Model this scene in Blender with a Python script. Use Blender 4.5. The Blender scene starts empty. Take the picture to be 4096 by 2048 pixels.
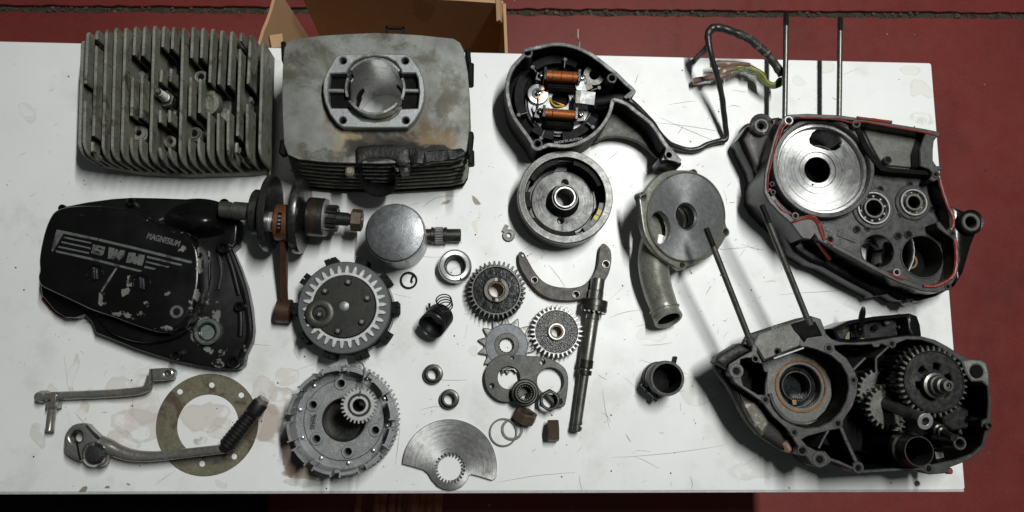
import bpy, bmesh, math, random
import numpy as np
from mathutils import Vector, Matrix, Euler
random.seed(7)
S = bpy.context.scene
COL = S.collection
PI = math.pi

# ------------------------------------------------------------------ camera, world, lamps, exposure
FPX, W0, H0 = 3200.0, 4096.0, 2048.0
_v1 = Vector((67480.0, 765.0, FPX)); _v2 = Vector((85.0, -20910.0, FPX))
_X = _v1.normalized(); _n = _v1.cross(_v2); _Z = (-_n if _n.z > 0 else _n).normalized(); _Y = _Z.cross(_X).normalized()
cam_d = bpy.data.cameras.new('camera'); cam = bpy.data.objects.new('camera', cam_d); COL.objects.link(cam)
_r = Vector((_X[0], _Y[0], _Z[0])); _d = Vector((_X[1], _Y[1], _Z[1])); _f = Vector((_X[2], _Y[2], _Z[2]))
cam.matrix_world = Matrix(((_r.x, -_d.x, -_f.x, 0), (_r.y, -_d.y, -_f.y, 0), (_r.z, -_d.z, -_f.z, 1), (0, 0, 0, 1)))
cam_d.sensor_width = 36; cam_d.lens = 36 * FPX / W0; cam_d.clip_start = .01; cam_d.clip_end = 50
S.camera = cam

wd = bpy.data.worlds.new('World'); S.world = wd; wd.use_nodes = True
wd.node_tree.nodes['Background'].inputs[0].default_value = (.92, .97, 1, 1)
wd.node_tree.nodes['Background'].inputs[1].default_value = .036

def area(name, loc, sx, sy, power, col):
    l = bpy.data.lights.new(name, 'AREA'); l.shape = 'RECTANGLE'; l.size = sx; l.size_y = sy; l.energy = power; l.color = col
    o = bpy.data.objects.new(name, l); COL.objects.link(o); o.location = loc
    return o
area('ceiling_tube_lamp', (.62, .72, 2.25), .06, .92, 63, (.98, 1, .97))
S.view_settings.view_transform = 'Standard'; S.view_settings.look = 'None'
S.view_settings.exposure = 0; S.view_settings.gamma = 1

# ------------------------------------------------------------------ geometry helpers
CAM = Vector((0, 0, 1))
def ray(px, py):
    d = Vector((px - 2048, py - 1024, FPX))
    return Vector((d.dot(_X), d.dot(_Y), d.dot(_Z)))
def P(px, py, z=0.0):
    d = ray(px, py); t = (z - 1) / d.z
    return CAM + d * t
def PF(px, py, fr):                       # hit of a view ray with the plane of a frame (o,u,v,n) -> (u,v)
    o, u, v, n = fr; d = ray(px, py); t = (o - CAM).dot(n) / d.dot(n); q = CAM + d * t - o
    return q.dot(u), q.dot(v)
def SC(px, py, z=0.0):                    # metres per pixel there
    return ((P(px + 10, py, z) - P(px - 10, py, z)).length + (P(px, py + 10, z) - P(px, py - 10, z)).length) / 40
class Z:                                   # coordinates read in an enlargement of the photograph -> full pixels
    def __init__(s, ox, oy, k): s.ox, s.oy, s.k = ox, oy, k
    def __call__(s, x, y): return (s.ox + x / s.k, s.oy + y / s.k)
    def l(s, pts): return [s(*p) for p in pts]
    def w(s, x, y, z): return P(*s(x, y), z)
    def r(s, x, y, z, r): return SC(*s(x, y), z) * r / s.k
def smooth(pts, n=4, closed=True):        # Catmull-Rom
    out = []; N = len(pts); D = len(pts[0])
    for i in range(N if closed else N - 1):
        if closed: q = [pts[(i + k) % N] for k in (-1, 0, 1, 2)]
        else: q = [pts[max(0, min(N - 1, i + k))] for k in (-1, 0, 1, 2)]
        for j in range(n):
            t = j / n
            out.append(tuple(.5 * (2 * q[1][a] + (q[2][a] - q[0][a]) * t + (2 * q[0][a] - 5 * q[1][a] + 4 * q[2][a] - q[3][a]) * t * t
                       + (3 * q[1][a] - q[0][a] - 3 * q[2][a] + q[3][a]) * t ** 3) for a in range(D)))
    if not closed: out.append(tuple(pts[-1]))
    return out
def flatframe(z): return (Vector((0, 0, z)), Vector((1, 0, 0)), Vector((0, 1, 0)), Vector((0, 0, 1)))
def circ(c, r, n=40, a0=0): return [(c[0] + r * math.cos(a0 + 2 * PI * i / n), c[1] + r * math.sin(a0 + 2 * PI * i / n)) for i in range(n)]
def J(*ms):
    V, F = [], []
    for v, f in ms:
        k = len(V); V += list(v); F += [tuple(i + k for i in q) for q in f]
    return V, F
def _area(p): return sum(p[i - 1][0] * p[i][1] - p[i][0] * p[i - 1][1] for i in range(len(p))) / 2
def _inset(p, d):
    out = []; n = len(p)
    for i in range(n):
        a, b, c = p[i - 1], p[i], p[(i + 1) % n]
        e = (b[0] - a[0], b[1] - a[1]); f = (c[0] - b[0], c[1] - b[1]); le = math.hypot(*e) or 1e-9; lf = math.hypot(*f) or 1e-9
        n1 = (-e[1] / le, e[0] / le); n2 = (-f[1] / lf, f[0] / lf); k = min(1 / max(1 + n1[0] * n2[0] + n1[1] * n2[1], .35), 1.6)
        out.append((b[0] + (n1[0] + n2[0]) * k * d, b[1] + (n1[1] + n2[1]) * k * d))
    return out
def _inside(pts, poly):
    p = np.array(poly); a, b = p, np.roll(p, -1, 0); x, y = pts[:, 0:1], pts[:, 1:2]
    c = (a[:, 1] > y) != (b[:, 1] > y); xi = a[:, 0] + (y - a[:, 1]) * (b[:, 0] - a[:, 0]) / np.where(b[:, 1] == a[:, 1], 1e-12, b[:, 1] - a[:, 1])
    return (c & (x < xi)).sum(1) % 2 == 1
def ext(outer, holes, z0, z1, bev=.0006, fr=None, br=1):
    """Extruded outline with holes; 2-D points in the frame's u,v (world xy when fr is None), z0..z1 along its normal."""
    from mathutils.geometry import delaunay_2d_cdt
    bev = min(bev, (z1 - z0) * .45); loops = []
    for k, p in enumerate([outer] + list(holes)):
        p = [(q[0], q[1]) for q in p]; p = [q for i, q in enumerate(p) if math.hypot(q[0] - p[i - 1][0], q[1] - p[i - 1][1]) > 2e-5]
        if (_area(p) > 0) == (k > 0): p = p[::-1]
        loops.append(p)
    V, F = [], []; lev = [(bev * (1 - math.sin(t * PI / 2 / br)), bev * (1 - math.cos(t * PI / 2 / br))) for t in range(br + 1)] if bev > 0 else [(0, 0)]
    prof = [(i, z0 + h) for i, h in lev] + [(i, z1 - h) for i, h in lev[::-1]]      # (inset, z)
    if bev > 0: prof = [(bev * (1 - math.sin(t * PI / 2 / br)), z0 + bev * (1 - math.cos(t * PI / 2 / br))) for t in range(br + 1)]; prof += [(i, z0 + z1 - z) for i, z in prof[::-1]]
    caps = []
    for p in loops:
        n = len(p); base = len(V)
        for ins, z in prof:
            for q in (_inset(p, ins) if ins > 1e-9 else p): V.append((q[0], q[1], z))
        for l in range(len(prof) - 1):
            a, b = base + l * n, base + (l + 1) * n
            for i in range(n): j = (i + 1) % n; F.append((a + i, a + j, b + j, b + i))
        caps.append(_inset(p, bev) if bev > 0 else p)
    vs, es = [], []
    for p in caps:
        b = len(vs); vs += [Vector(q) for q in p]; es += [(b + i, b + (i + 1) % len(p)) for i in range(len(p))]
    r = delaunay_2d_cdt(vs, es, [], 0, 1e-7)
    tri = np.array([f for f in r[2]]); vv = np.array([(q.x, q.y) for q in r[0]]); ce = vv[tri].mean(1); keep = _inside(ce, caps[0])
    for p in caps[1:]: keep &= ~_inside(ce, p)
    tri = [tuple(int(x) for x in t) for t in tri[keep]]
    for z in (z0, z1):
        b = len(V); V += [(q.x, q.y, z) for q in r[0]]; F += [tuple(b + i for i in (f if z == z1 else f[::-1])) for f in tri]
    if fr is not None:
        o, u, v_, n_ = fr; V = [tuple(o + u * x + v_ * y + n_ * z) for x, y, z in V]
    return V, F
def wpts(pts, z): return [tuple(P(x, y, z)[:2]) for x, y in pts]
def plate(pts, z0, z1, holes=(), bev=.0006, zref=None, sm=0, br=1):
    """Outline (photo pixels) on the plane zref (default its top z1), holes = pixel outlines or (x,y,r) circles."""
    zr = z1 if zref is None else zref
    if sm: pts = smooth(pts, sm)
    hs = []
    for h in holes:
        if len(h) == 3 and not isinstance(h[0], (tuple, list)): hs.append(circ(P(h[0], h[1], zr), h[2] * SC(h[0], h[1], zr), 28))
        else: hs.append(wpts(h, zr))
    return ext(wpts(pts, zr), hs, z0, z1, bev, br=br)
def loft(rings, closed_ring=True, cap0=False, cap1=False, closed_path=False):
    V, F = [], []; n = len(rings[0])
    for r in rings: V += [tuple(p) for p in r]
    m = len(rings)
    for i in range(m if closed_path else m - 1):
        a, b = i * n, ((i + 1) % m) * n
        for j in range(n if closed_ring else n - 1):
            k = (j + 1) % n; F.append((a + j, a + k, b + k, b + j))
    if cap0: F.append(tuple(range(n))[::-1])
    if cap1: F.append(tuple(range((m - 1) * n, m * n)))
    return V, F
def basis(ax):
    ax = Vector(ax).normalized(); u = ax.orthogonal().normalized()
    if abs(ax.z) > .9: u = (Vector((1, 0, 0)) - ax * ax.x).normalized()
    return ax, u, ax.cross(u)
def lathe(o, prof, seg=48, ax=(0, 0, 1), closed=False, caps=True):
    """prof = [(r, t)] along the axis from o; closed profile makes a ring."""
    o = Vector(o); ax, u, v = basis(ax); rings = []
    for r, t in prof: rings.append([o + ax * t + (u * math.cos(2 * PI * i / seg) + v * math.sin(2 * PI * i / seg)) * max(r, 1e-5) for i in range(seg)])
    return loft(rings, True, caps and not closed, caps and not closed, closed)
def ring(o, r0, r1, z0, z1, seg=48, ax=(0, 0, 1), b=.0006):
    b = min(b, (r1 - r0) * .4, (z1 - z0) * .4)
    return lathe(o, [(r0, z0 + b), (r0 + b, z0), (r1 - b, z0), (r1, z0 + b), (r1, z1 - b), (r1 - b, z1), (r0 + b, z1), (r0, z1 - b)], seg, ax, True)
def disc(o, r, z0, z1, seg=48, ax=(0, 0, 1), b=.0006):
    b = min(b, r * .4, abs(z1 - z0) * .4)
    return lathe(o, [(r - b, z0), (r, z0 + b), (r, z1 - b), (r - b, z1)], seg, ax)
def tube(path, r, seg=12, caps=True):
    path = [Vector(p) for p in path]; n = len(path); rs = r if isinstance(r, (list, tuple)) else [r] * n
    rings = []; up = None
    for i, p in enumerate(path):
        t = (path[min(i + 1, n - 1)] - path[max(i - 1, 0)]).normalized()
        if up is None: up = t.orthogonal().normalized()
        up = (up - t * up.dot(t)).normalized(); w = t.cross(up)
        rings.append([p + (up * math.cos(2 * PI * j / seg) + w * math.sin(2 * PI * j / seg)) * rs[i] for j in range(seg)])
    return loft(rings, True, caps, caps)
def ptube(pts, r, n=5, seg=10):           # pts = (px,py,z) pixels -> smooth tube
    return tube(smooth([tuple(P(*p)) for p in pts], n, False), r, seg)
def gear2(c, ro, ri, n, ph=0, tip=.3, root=.62):
    out = []
    for i in range(n):
        a = ph + 2 * PI * i / n; w = PI / n
        for r, k in ((ri, -root), (ri + (ro - ri) * .55, -.46), (ro, -tip), (ro, tip), (ri + (ro - ri) * .55, .46), (ri, root)):
            out.append((c[0] + r * math.cos(a + w * k), c[1] + r * math.sin(a + w * k)))
    return out
def hexa(o, r, z0, z1, rot=0, ax=(0, 0, 1), hole=0):
    """Hex nut/head along an axis with chamfered corners."""
    ax, u, v = basis(ax); fr = (Vector(o), u, v, ax)
    return ext(circ((0, 0), r, 6, rot), [circ((0, 0), hole, 24)] if hole else [], z0, z1, r * .07, fr)
def boxm(c, s, rz=0, rx=0, ry=0, b=0):
    M4 = Matrix.Translation(Vector(c)) @ Euler((rx, ry, rz)).to_matrix().to_4x4()
    x, y, z = s[0] / 2, s[1] / 2, s[2] / 2
    b = min(b or min(x, y, z) * .12, min(x, y, z) * .6)
    lay = [(z, b), (z - b, 0), (-z + b, 0), (-z, b)]; rings = []
    for zz, k in lay:
        X, Yy = x - k, y - k; c2 = b * .8
        rings.append([M4 @ Vector(p) for p in ((-X + c2, -Yy, zz), (X - c2, -Yy, zz), (X, -Yy + c2, zz), (X, Yy - c2, zz), (X - c2, Yy, zz), (-X + c2, Yy, zz), (-X, Yy - c2, zz), (-X, -Yy + c2, zz))])
    return loft(rings[::-1], True, True, True)
def bar(a, b, w, h, z1):                   # straight bar between two world points, top at z1
    a = Vector((a[0], a[1], 0)); b = Vector((b[0], b[1], 0)); d = b - a
    return boxm(((a.x + b.x) / 2, (a.y + b.y) / 2, z1 - h / 2), (d.length, w, h), math.atan2(d.y, d.x), b=min(w, h) * .15)
def wobble(m, amp, sc=60, seed=0):         # uneven cast surfaces
    from mathutils import noise
    V = []
    for v in m[0]:
        q = Vector(v) * sc + Vector((seed, seed * 2, 0)); V.append(tuple(Vector(v) + noise.noise_vector(q) * amp))
    return V, m[1]

# ------------------------------------------------------------------ objects
def thing(name, label, cat, px, py, z=0.0, group=None):
    o = bpy.data.objects.new(name, None); COL.objects.link(o); o.location = P(px, py, z); o.empty_display_size = .02
    o['label'] = label; o['category'] = cat
    if group: o['group'] = group
    return o
def mesh(name, m, mat, ang=32, origin=(0, 0, 0)):
    o = Vector(origin); me = bpy.data.meshes.new(name)
    me.from_pydata([tuple(Vector(v) - o) for v in m[0]], [], m[1])
    bm = bmesh.new(); bm.from_mesh(me); bmesh.ops.remove_doubles(bm, verts=bm.verts[:], dist=2e-6); bmesh.ops.recalc_face_normals(bm, faces=bm.faces[:]); bm.to_mesh(me); bm.free()
    me.polygons.foreach_set('use_smooth', [True] * len(me.polygons)); me.set_sharp_from_angle(angle=math.radians(ang))
    me.materials.append(mat)
    return me
def wloc(o):
    w = Vector((0, 0, 0))
    while o is not None: w += o.location; o = o.parent
    return w
def part(name, m, mat, parent, org=None, ang=32, label=None, kind=None):
    """One mesh object; m is in world coordinates."""
    base = wloc(parent) if parent is not None else Vector((0, 0, 0))
    og = base if org is None else Vector(org)
    o = bpy.data.objects.new(name, mesh(name, m, mat, ang, og)); COL.objects.link(o)
    o.location = og - base
    if parent is not None: o.parent = parent
    if label: o['label'] = label
    if kind: o['kind'] = kind
    return o
def copyat(src, name, pos, parent, rot=None):   # same mesh again at a world point
    o = src.copy(); o.name = name; COL.objects.link(o); o.parent = parent; o.location = Vector(pos) - wloc(parent)
    if rot is not None: o.rotation_euler = rot
    return o
def solo(name, m, mat, label, cat, px, py, z=0.0, group=None, ang=32):
    org = P(px, py, z)
    o = part(name, m, mat, None, org, ang); o['label'] = label; o['category'] = cat
    if group: o['group'] = group
    return o
def text(body, size, depth, fr, off=0.0, align='CENTER', sx=1.0):
    cu = bpy.data.curves.new('t', 'FONT'); cu.body = body; cu.size = size; cu.extrude = depth / 2; cu.offset = off; cu.align_x = align; cu.align_y = 'CENTER'; cu.resolution_u = 3
    ob = bpy.data.objects.new('t', cu); me = bpy.data.meshes.new_from_object(ob)
    o, u, v_, n = fr
    V = [tuple(o + u * v.co.x * sx + v_ * v.co.y + n * v.co.z) for v in me.vertices]; F = [tuple(p.vertices) for p in me.polygons]
    bpy.data.objects.remove(ob); bpy.data.curves.remove(cu); bpy.data.meshes.remove(me)
    return V, F

# ------------------------------------------------------------------ materials
class NT:
    def __init__(s, name):
        s.m = bpy.data.materials.new(name); s.m.use_nodes = True; s.t = s.m.node_tree; s.b = s.t.nodes['Principled BSDF']
        s.vec = s.t.nodes.new('ShaderNodeTexCoord').outputs['Object']
    def L(s, a, b): s.t.links.new(a, b)
    def inp(s, sock, v):
        if hasattr(v, 'links') or hasattr(v, 'is_output'): s.L(v, sock)
        else: sock.default_value = v if not isinstance(v, tuple) or len(v) == 4 or len(sock.default_value) == 3 else (*v, 1)
    def noise(s, sc, det=6, rough=.6, vec=None, dist=0.0):
        n = s.t.nodes.new('ShaderNodeTexNoise'); n.inputs['Scale'].default_value = sc; n.inputs['Detail'].default_value = det
        n.inputs['Roughness'].default_value = rough; n.inputs['Distortion'].default_value = dist; s.L(vec or s.vec, n.inputs['Vector']); return n.outputs['Fac']
    def step(s, v, a, b):
        n = s.t.nodes.new('ShaderNodeMapRange'); n.inputs[1].default_value = a; n.inputs[2].default_value = b; n.interpolation_type = 'SMOOTHSTEP'; s.L(v, n.inputs[0]); return n.outputs[0]
    def lin(s, v, a, b, c, d):
        n = s.t.nodes.new('ShaderNodeMapRange')
        for i, q in enumerate((a, b, c, d)): n.inputs[i + 1].default_value = q
        s.L(v, n.inputs[0]); return n.outputs[0]
    def math(s, op, a, b=0.0):
        n = s.t.nodes.new('ShaderNodeMath'); n.operation = op; s.inp(n.inputs[0], a); s.inp(n.inputs[1], b); return n.outputs[0]
    def mix(s, f, a, b):
        n = s.t.nodes.new('ShaderNodeMix'); n.data_type = 'RGBA'; s.inp(n.inputs[0], f)
        for k, v in ((6, a), (7, b)):
            if isinstance(v, tuple): n.inputs[k].default_value = (*v[:3], 1)
            else: s.L(v, n.inputs[k])
        return n.outputs[2]
    def mapv(s, loc=(0, 0, 0), sc=(1, 1, 1), rot=(0, 0, 0), vec=None):
        n = s.t.nodes.new('ShaderNodeMapping'); n.inputs[1].default_value = loc; n.inputs[2].default_value = rot; n.inputs[3].default_value = sc; s.L(vec or s.vec, n.inputs[0]); return n.outputs[0]
    def warp(s, sc, amp, vec=None):
        n = s.t.nodes.new('ShaderNodeTexNoise'); n.inputs['Scale'].default_value = sc; n.inputs['Detail'].default_value = 5; s.L(vec or s.vec, n.inputs['Vector'])
        a = s.t.nodes.new('ShaderNodeVectorMath'); a.operation = 'MULTIPLY_ADD'; s.L(n.outputs['Color'], a.inputs[0]); a.inputs[1].default_value = (amp,) * 3
        b = s.t.nodes.new('ShaderNodeVectorMath'); b.operation = 'ADD'; s.L(vec or s.vec, a.inputs[2]); s.L(a.outputs[0], b.inputs[0]); b.inputs[1].default_value = (-amp / 2,) * 3
        return b.outputs[0]
    def dist(s, vec, c, r):               # normalised distance from an ellipse (c in the object's own space)
        m = s.mapv(loc=tuple(-a / b for a, b in zip(c, r)), sc=tuple(1 / b for b in r), vec=vec)
        n = s.t.nodes.new('ShaderNodeVectorMath'); n.operation = 'LENGTH'; s.L(m, n.inputs[0]); return n.outputs['Value']
    def bump(s, h, strength, d=.001, nrm=None):
        n = s.t.nodes.new('ShaderNodeBump'); n.inputs['Strength'].default_value = strength; n.inputs['Distance'].default_value = d; s.L(h, n.inputs['Height'])
        if nrm is not None: s.L(nrm, n.inputs['Normal'])
        return n.outputs[0]
    def done(s, col, rough, metal=0.0, nrm=None, **kw):
        s.inp(s.b.inputs['Base Color'], col); s.inp(s.b.inputs['Roughness'], rough); s.inp(s.b.inputs['Metallic'], metal)
        if nrm is not None: s.L(nrm, s.b.inputs['Normal'])
        for k, v in kw.items(): s.inp(s.b.inputs[k.replace('_', ' ')], v)
        return s.m
def mat(name, c1, c2=None, sc=35, metal=0.0, rough=(.4, .6), bump=.15, bsc=260, dirt=None, dsc=28, dlo=.52, dhi=.62, dm=0.0, chip=None, csc=55, clo=.66, rings=0, spec=.5, streak=0):
    t = NT(name); n1 = t.noise(sc); col = t.mix(t.lin(n1, .3, .7, 0, 1), c1, c2 or tuple(x * .7 for x in c1))
    gr = t.lin(t.noise(sc * 8, 3, .7), .32, .62, 0, .5); col = t.mix(gr, col, tuple(x * .55 for x in (c2 or c1)))
    me = metal; ro = t.lin(t.noise(sc * 2.3, 4), .3, .7, *rough); nrm = None
    if dirt:
        d = t.step(t.noise(dsc, 8, .68, dist=.4), dlo, dhi); col = t.mix(d, col, dirt)
        me = t.lin(d, 0, 1, metal, dm); ro = t.math('ADD', ro, t.lin(d, 0, 1, 0, .18))
    h = t.noise(bsc, 4, .65); nrm = t.bump(h, bump, .0008) if bump else None
    if rings:
        sp = t.t.nodes.new('ShaderNodeVectorMath'); sp.operation = 'MULTIPLY'; t.L(t.vec, sp.inputs[0]); sp.inputs[1].default_value = (1, 1, 0)
        ln = t.t.nodes.new('ShaderNodeVectorMath'); ln.operation = 'LENGTH'; t.L(sp.outputs[0], ln.inputs[0])
        w = t.t.nodes.new('ShaderNodeTexNoise'); w.noise_dimensions = '1D'; w.inputs['Scale'].default_value = rings; w.inputs['Detail'].default_value = 6; w.inputs['Roughness'].default_value = .7; t.L(ln.outputs['Value'], w.inputs['W'])
        nrm = t.bump(w.outputs['Fac'], .16, .0005, nrm)
        col = t.mix(t.lin(w.outputs['Fac'], .3, .7, 0, .4), col, tuple(x * .55 for x in c1))
        cr = t.t.nodes.new('ShaderNodeVectorMath'); cr.operation = 'CROSS_PRODUCT'; cr.inputs[0].default_value = (0, 0, 1); t.L(t.vec, cr.inputs[1])
        vt = t.t.nodes.new('ShaderNodeVectorTransform'); vt.vector_type = 'VECTOR'; vt.convert_from = 'OBJECT'; vt.convert_to = 'WORLD'; t.L(cr.outputs[0], vt.inputs[0])
        t.b.inputs['Anisotropic'].default_value = .75; t.L(vt.outputs[0], t.b.inputs['Tangent'])
    if streak:
        st = t.noise(streak, 3, .6, vec=t.mapv(sc=(1, .06, 1))); nrm = t.bump(st, .25, .0005, nrm)
    if chip:
        k = t.step(t.noise(csc, 7, .6, dist=.5), clo, clo + .03); col = t.mix(k, col, chip); ro = t.math('ADD', ro, t.math('MULTIPLY', k, .25))
        nrm = t.bump(k, .4, .0004, nrm) if nrm is not None else t.bump(k, .4, .0004)
    return t.done(col, ro, me, nrm, Specular_IOR_Level=spec)
M = {}
M['fin'] = mat('oxidised_cast_aluminium', (.30, .302, .255), (.15, .147, .115), 45, .2, (.5, .72), .3, 420, (.03, .026, .018), 30, .50, .66)
M['fin_side'] = M['fin']
M['alu'] = mat('machined_aluminium', (.62, .63, .63), (.48, .49, .5), 60, .75, (.28, .42), .06, 500, (.25, .24, .22), 50, .62, .7, .3, rings=420)
M['alu_cast'] = mat('cast_aluminium', (.36, .368, .375), (.22, .226, .232), 70, .55, (.38, .55), .2, 420, (.13, .13, .13), 40, .58, .72, .2)
M['alu_face'] = mat('gasket_face_aluminium', (.40, .41, .41), (.25, .26, .26), 55, .6, (.4, .55), .12, 350, (.08, .075, .07), 35, .58, .7, .2)
M['blower'] = mat('machined_grey_aluminium', (.36, .37, .375), (.26, .27, .275), 30, .6, (.33, .48), .06, 400, (.15, .14, .12), 38, .62, .72, .2, rings=260)
M['blower_cast'] = mat('stained_cast_aluminium', (.36, .365, .335), (.215, .21, .175), 40, .5, (.28, .42), .2, 350, (.055, .045, .03), 30, .56, .7)
M['steel'] = mat('bright_steel', (.50, .50, .50), (.36, .36, .36), 50, .65, (.3, .45), .05, 500, (.08, .07, .06), 45, .6, .72, .3)
M['steel_dk'] = mat('dark_steel', (.095, .092, .086), (.05, .048, .044), 60, .8, (.28, .45), .08, 450, (.03, .025, .02), 40, .56, .7, .2)
M['steel_mid'] = mat('grey_steel', (.21, .205, .192), (.12, .116, .105), 45, .8, (.3, .45), .08, 450, (.05, .045, .04), 40, .58, .72, .2, rings=0)
M['fly'] = mat('turned_steel_rim', (.125, .124, .118), (.07, .069, .066), 55, .7, (.32, .46), .08, 450, (.04, .035, .03), 40, .58, .7, .2, rings=300)
M['turned'] = mat('turned_bright_steel', (.46, .46, .455), (.29, .29, .285), 22, .75, (.3, .45), .05, 400, (.09, .08, .068), 34, .54, .72, .4, rings=330)
M['oily'] = mat('oily_black_steel', (.028, .029, .03), (.016, .017, .018), 60, .5, (.1, .24), .3, 240, None)
M['oily_grey'] = mat('oily_grey_steel', (.12, .12, .117), (.06, .06, .058), 150, .8, (.16, .3), 1, 700, None)
M['black'] = mat('black_paint', (.0035, .0035, .004), (.006, .006, .006), 25, 0, (.14, .3), .12, 300, (.014, .013, .011), 35, .64, .72, chip=(.2, .2, .18), csc=42, clo=.72, spec=.28)
M['black_matte'] = mat('matt_black_paint', (.004, .004, .0043), (.008, .008, .0077), 40, 0, (.5, .7), .25, 320, (.02, .019, .016), 40, .62, .74, spec=.12)
M['black_rim'] = mat('worn_black_edge', (.025, .025, .025), (.12, .12, .115), 90, .3, (.4, .55), .15, 350, (.30, .30, .29), 60, .55, .62, .4)
M['deep'] = mat('casting_black_and_hole_shade', (.0022, .0022, .0022), (.004, .0038, .0036), 45, 0, (.5, .75), .3, 260, (.008, .0075, .0065), 40, .6, .75, spec=.07)  # oily castings; also gives holes, slots and the lower drum their painted-in shade
M['case'] = mat('oily_grey_casting', (.085, .085, .083), (.040, .040, .038), 50, .3, (.22, .4), .22, 620, (.018, .0175, .016), 30, .56, .72, .1)
M['case_rim'] = mat('crankcase_joint_face', (.082, .079, .077), (.036, .034, .033), 80, .35, (.34, .5), .12, 350, (.15, .06, .055), 60, .62, .7, .1)
M['case_lt'] = mat('bare_grey_casting', (.135, .135, .126), (.068, .067, .058), 55, .4, (.36, .55), .15, 300, (.08, .07, .055), 24, .56, .68)
M['chamber'] = mat('machined_magnesium', (.46, .46, .455), (.33, .33, .325), 35, .8, (.26, .42), .1, 420, (.25, .25, .24), 40, .6, .74, .6, rings=120)
M['rust'] = mat('rusty_brown_steel', (.125, .058, .032), (.06, .034, .022), 70, .55, (.38, .55), .15, 350, (.03, .02, .015), 50, .56, .7, .1)
M['orange'] = mat('orange_heat_tint', (.19, .07, .028), (.11, .043, .02), 60, .4, (.34, .5), .1, 300, (.05, .025, .015), 60, .62, .72)
M['nut'] = mat('brown_oxide_nut', (.135, .095, .062), (.065, .046, .034), 90, .35, (.38, .55), .2, 350, (.14, .12, .09), 70, .64, .72, .4)
M['copper'] = mat('copper_winding', (.60, .225, .075), (.44, .145, .048), 60, .7, (.3, .45), .05, 400, (.12, .05, .02), 50, .64, .74, .2)
M['zinc'] = mat('stained_zinc_plate', (.235, .22, .155), (.155, .14, .092), 45, .35, (.42, .6), .1, 300, (.06, .042, .024), 28, .49, .60)
M['rubber'] = mat('black_rubber', (.004, .004, .0045), (.007, .007, .007), 80, 0, (.42, .58), .15, 400, None, spec=.5)
M['chrome'] = mat('worn_chrome', (.40, .385, .365), (.26, .25, .235), 40, .65, (.16, .32), .08, 380, (.06, .05, .04), 45, .58, .7, .3)
M['web'] = mat('oiled_crank_steel', (.13, .128, .125), (.07, .069, .067), 45, .85, (.18, .32), .08, 400, (.03, .027, .024), 35, .56, .7, .3)
M['gear_br'] = mat('washed_bright_gear', (.62, .62, .61), (.48, .48, .47), 60, .35, (.28, .42), .1, 400, (.2, .19, .17), 60, .64, .74, .3)
M['fly_in'] = mat('dark_turned_steel', (.085, .085, .082), (.045, .045, .043), 40, .7, (.3, .45), .08, 450, (.02, .018, .016), 30, .54, .68, .2, rings=260)
M['chrome_br'] = mat('pitted_chrome', (.48, .47, .47), (.3, .29, .29), 70, .95, (.1, .25), .3, 300, (.08, .06, .06), 80, .6, .68, .3)
M['seal'] = mat('red_sealant', (.26, .028, .016), (.14, .02, .014), 120, 0, (.4, .55), .3, 400, None)
M['ceramic'] = mat('white_ceramic', (.86, .86, .84), (.7, .69, .66), 90, 0, (.25, .4), .05, 300, (.1, .09, .07), 70, .62, .7)
M['grey_mag'] = mat('grey_friction_plate', (.105, .108, .11), (.08, .082, .085), 70, .3, (.45, .6), .08, 420, None)
M['card'] = mat('brown_cardboard', (.36, .205, .105), (.30, .168, .085), 8, 0, (.8, .95), .1, 200, (.16, .08, .04), 5, .66, .72, spec=.1)
M['card_in'] = M['card']
M['wood'] = mat('rough_wood', (.48, .30, .17), (.32, .19, .11), 25, 0, (.8, .95), .3, 120, None, spec=.1)
M['tape'] = mat('brown_parcel_tape', (.22, .145, .10), (.14, .09, .065), 90, 0, (.3, .5), .4, 160, None)
M['yellow'] = mat('yellow_paint', (.62, .50, .03), (.45, .36, .03), 120, 0, (.45, .6), .1, 300, None)
M['green'] = mat('green_wire_sheath', (.055, .09, .025), (.11, .12, .025), 60, 0, (.35, .5), .05, 300, None)
M['ywire'] = mat('yellow_wire_sheath', (.5, .38, .04), (.35, .3, .04), 60, 0, (.35, .5), .05, 300, None)
M['white_cord'] = mat('white_cord', (.62, .60, .56), None, 60, 0, (.6, .8), .1, 300, None)
M['emblem'] = mat('worn_silver_emblem', (.20, .205, .20), (.11, .115, .11), 130, .4, (.4, .55), .25, 400, (.03, .03, .03), 70, .52, .6, .1)
M['brass'] = mat('bronze_bush', (.30, .21, .10), (.2, .14, .08), 60, .8, (.3, .42), .06, 300, None)
M['burn'] = mat('orange_oil_seal', (.36, .15, .03), (.22, .09, .02), 80, .1, (.3, .45), .2, 260, (.06, .03, .015), 50, .56, .66)
M['mortar'] = mat('dirty_joint_mortar', (.095, .085, .06), (.05, .045, .034), 60, 0, (.85, .95), .6, 220, (.2, .19, .15), 90, .64, .7, spec=.1)
M['liner'] = mat('honed_cylinder_liner', (.80, .80, .79), (.66, .66, .655), 40, 1.0, (.2, .3), .06, 400, (.16, .155, .14), 30, .6, .72)
M['spring'] = mat('black_spring_wire', (.035, .036, .037), (.02, .02, .021), 60, .6, (.28, .42), .1, 400)
M['glass'] = mat('oil_window', (.30, .34, .32), (.18, .2, .19), 40, .3, (.08, .16), .05, 100, None)
M['dirtpatch'] = mat('caked_oil_dirt', (.003, .003, .0028), (.007, .0065, .0055), 90, 0, (.35, .6), .8, 260, (.035, .03, .024), 60, .64, .72, spec=.3)

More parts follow.
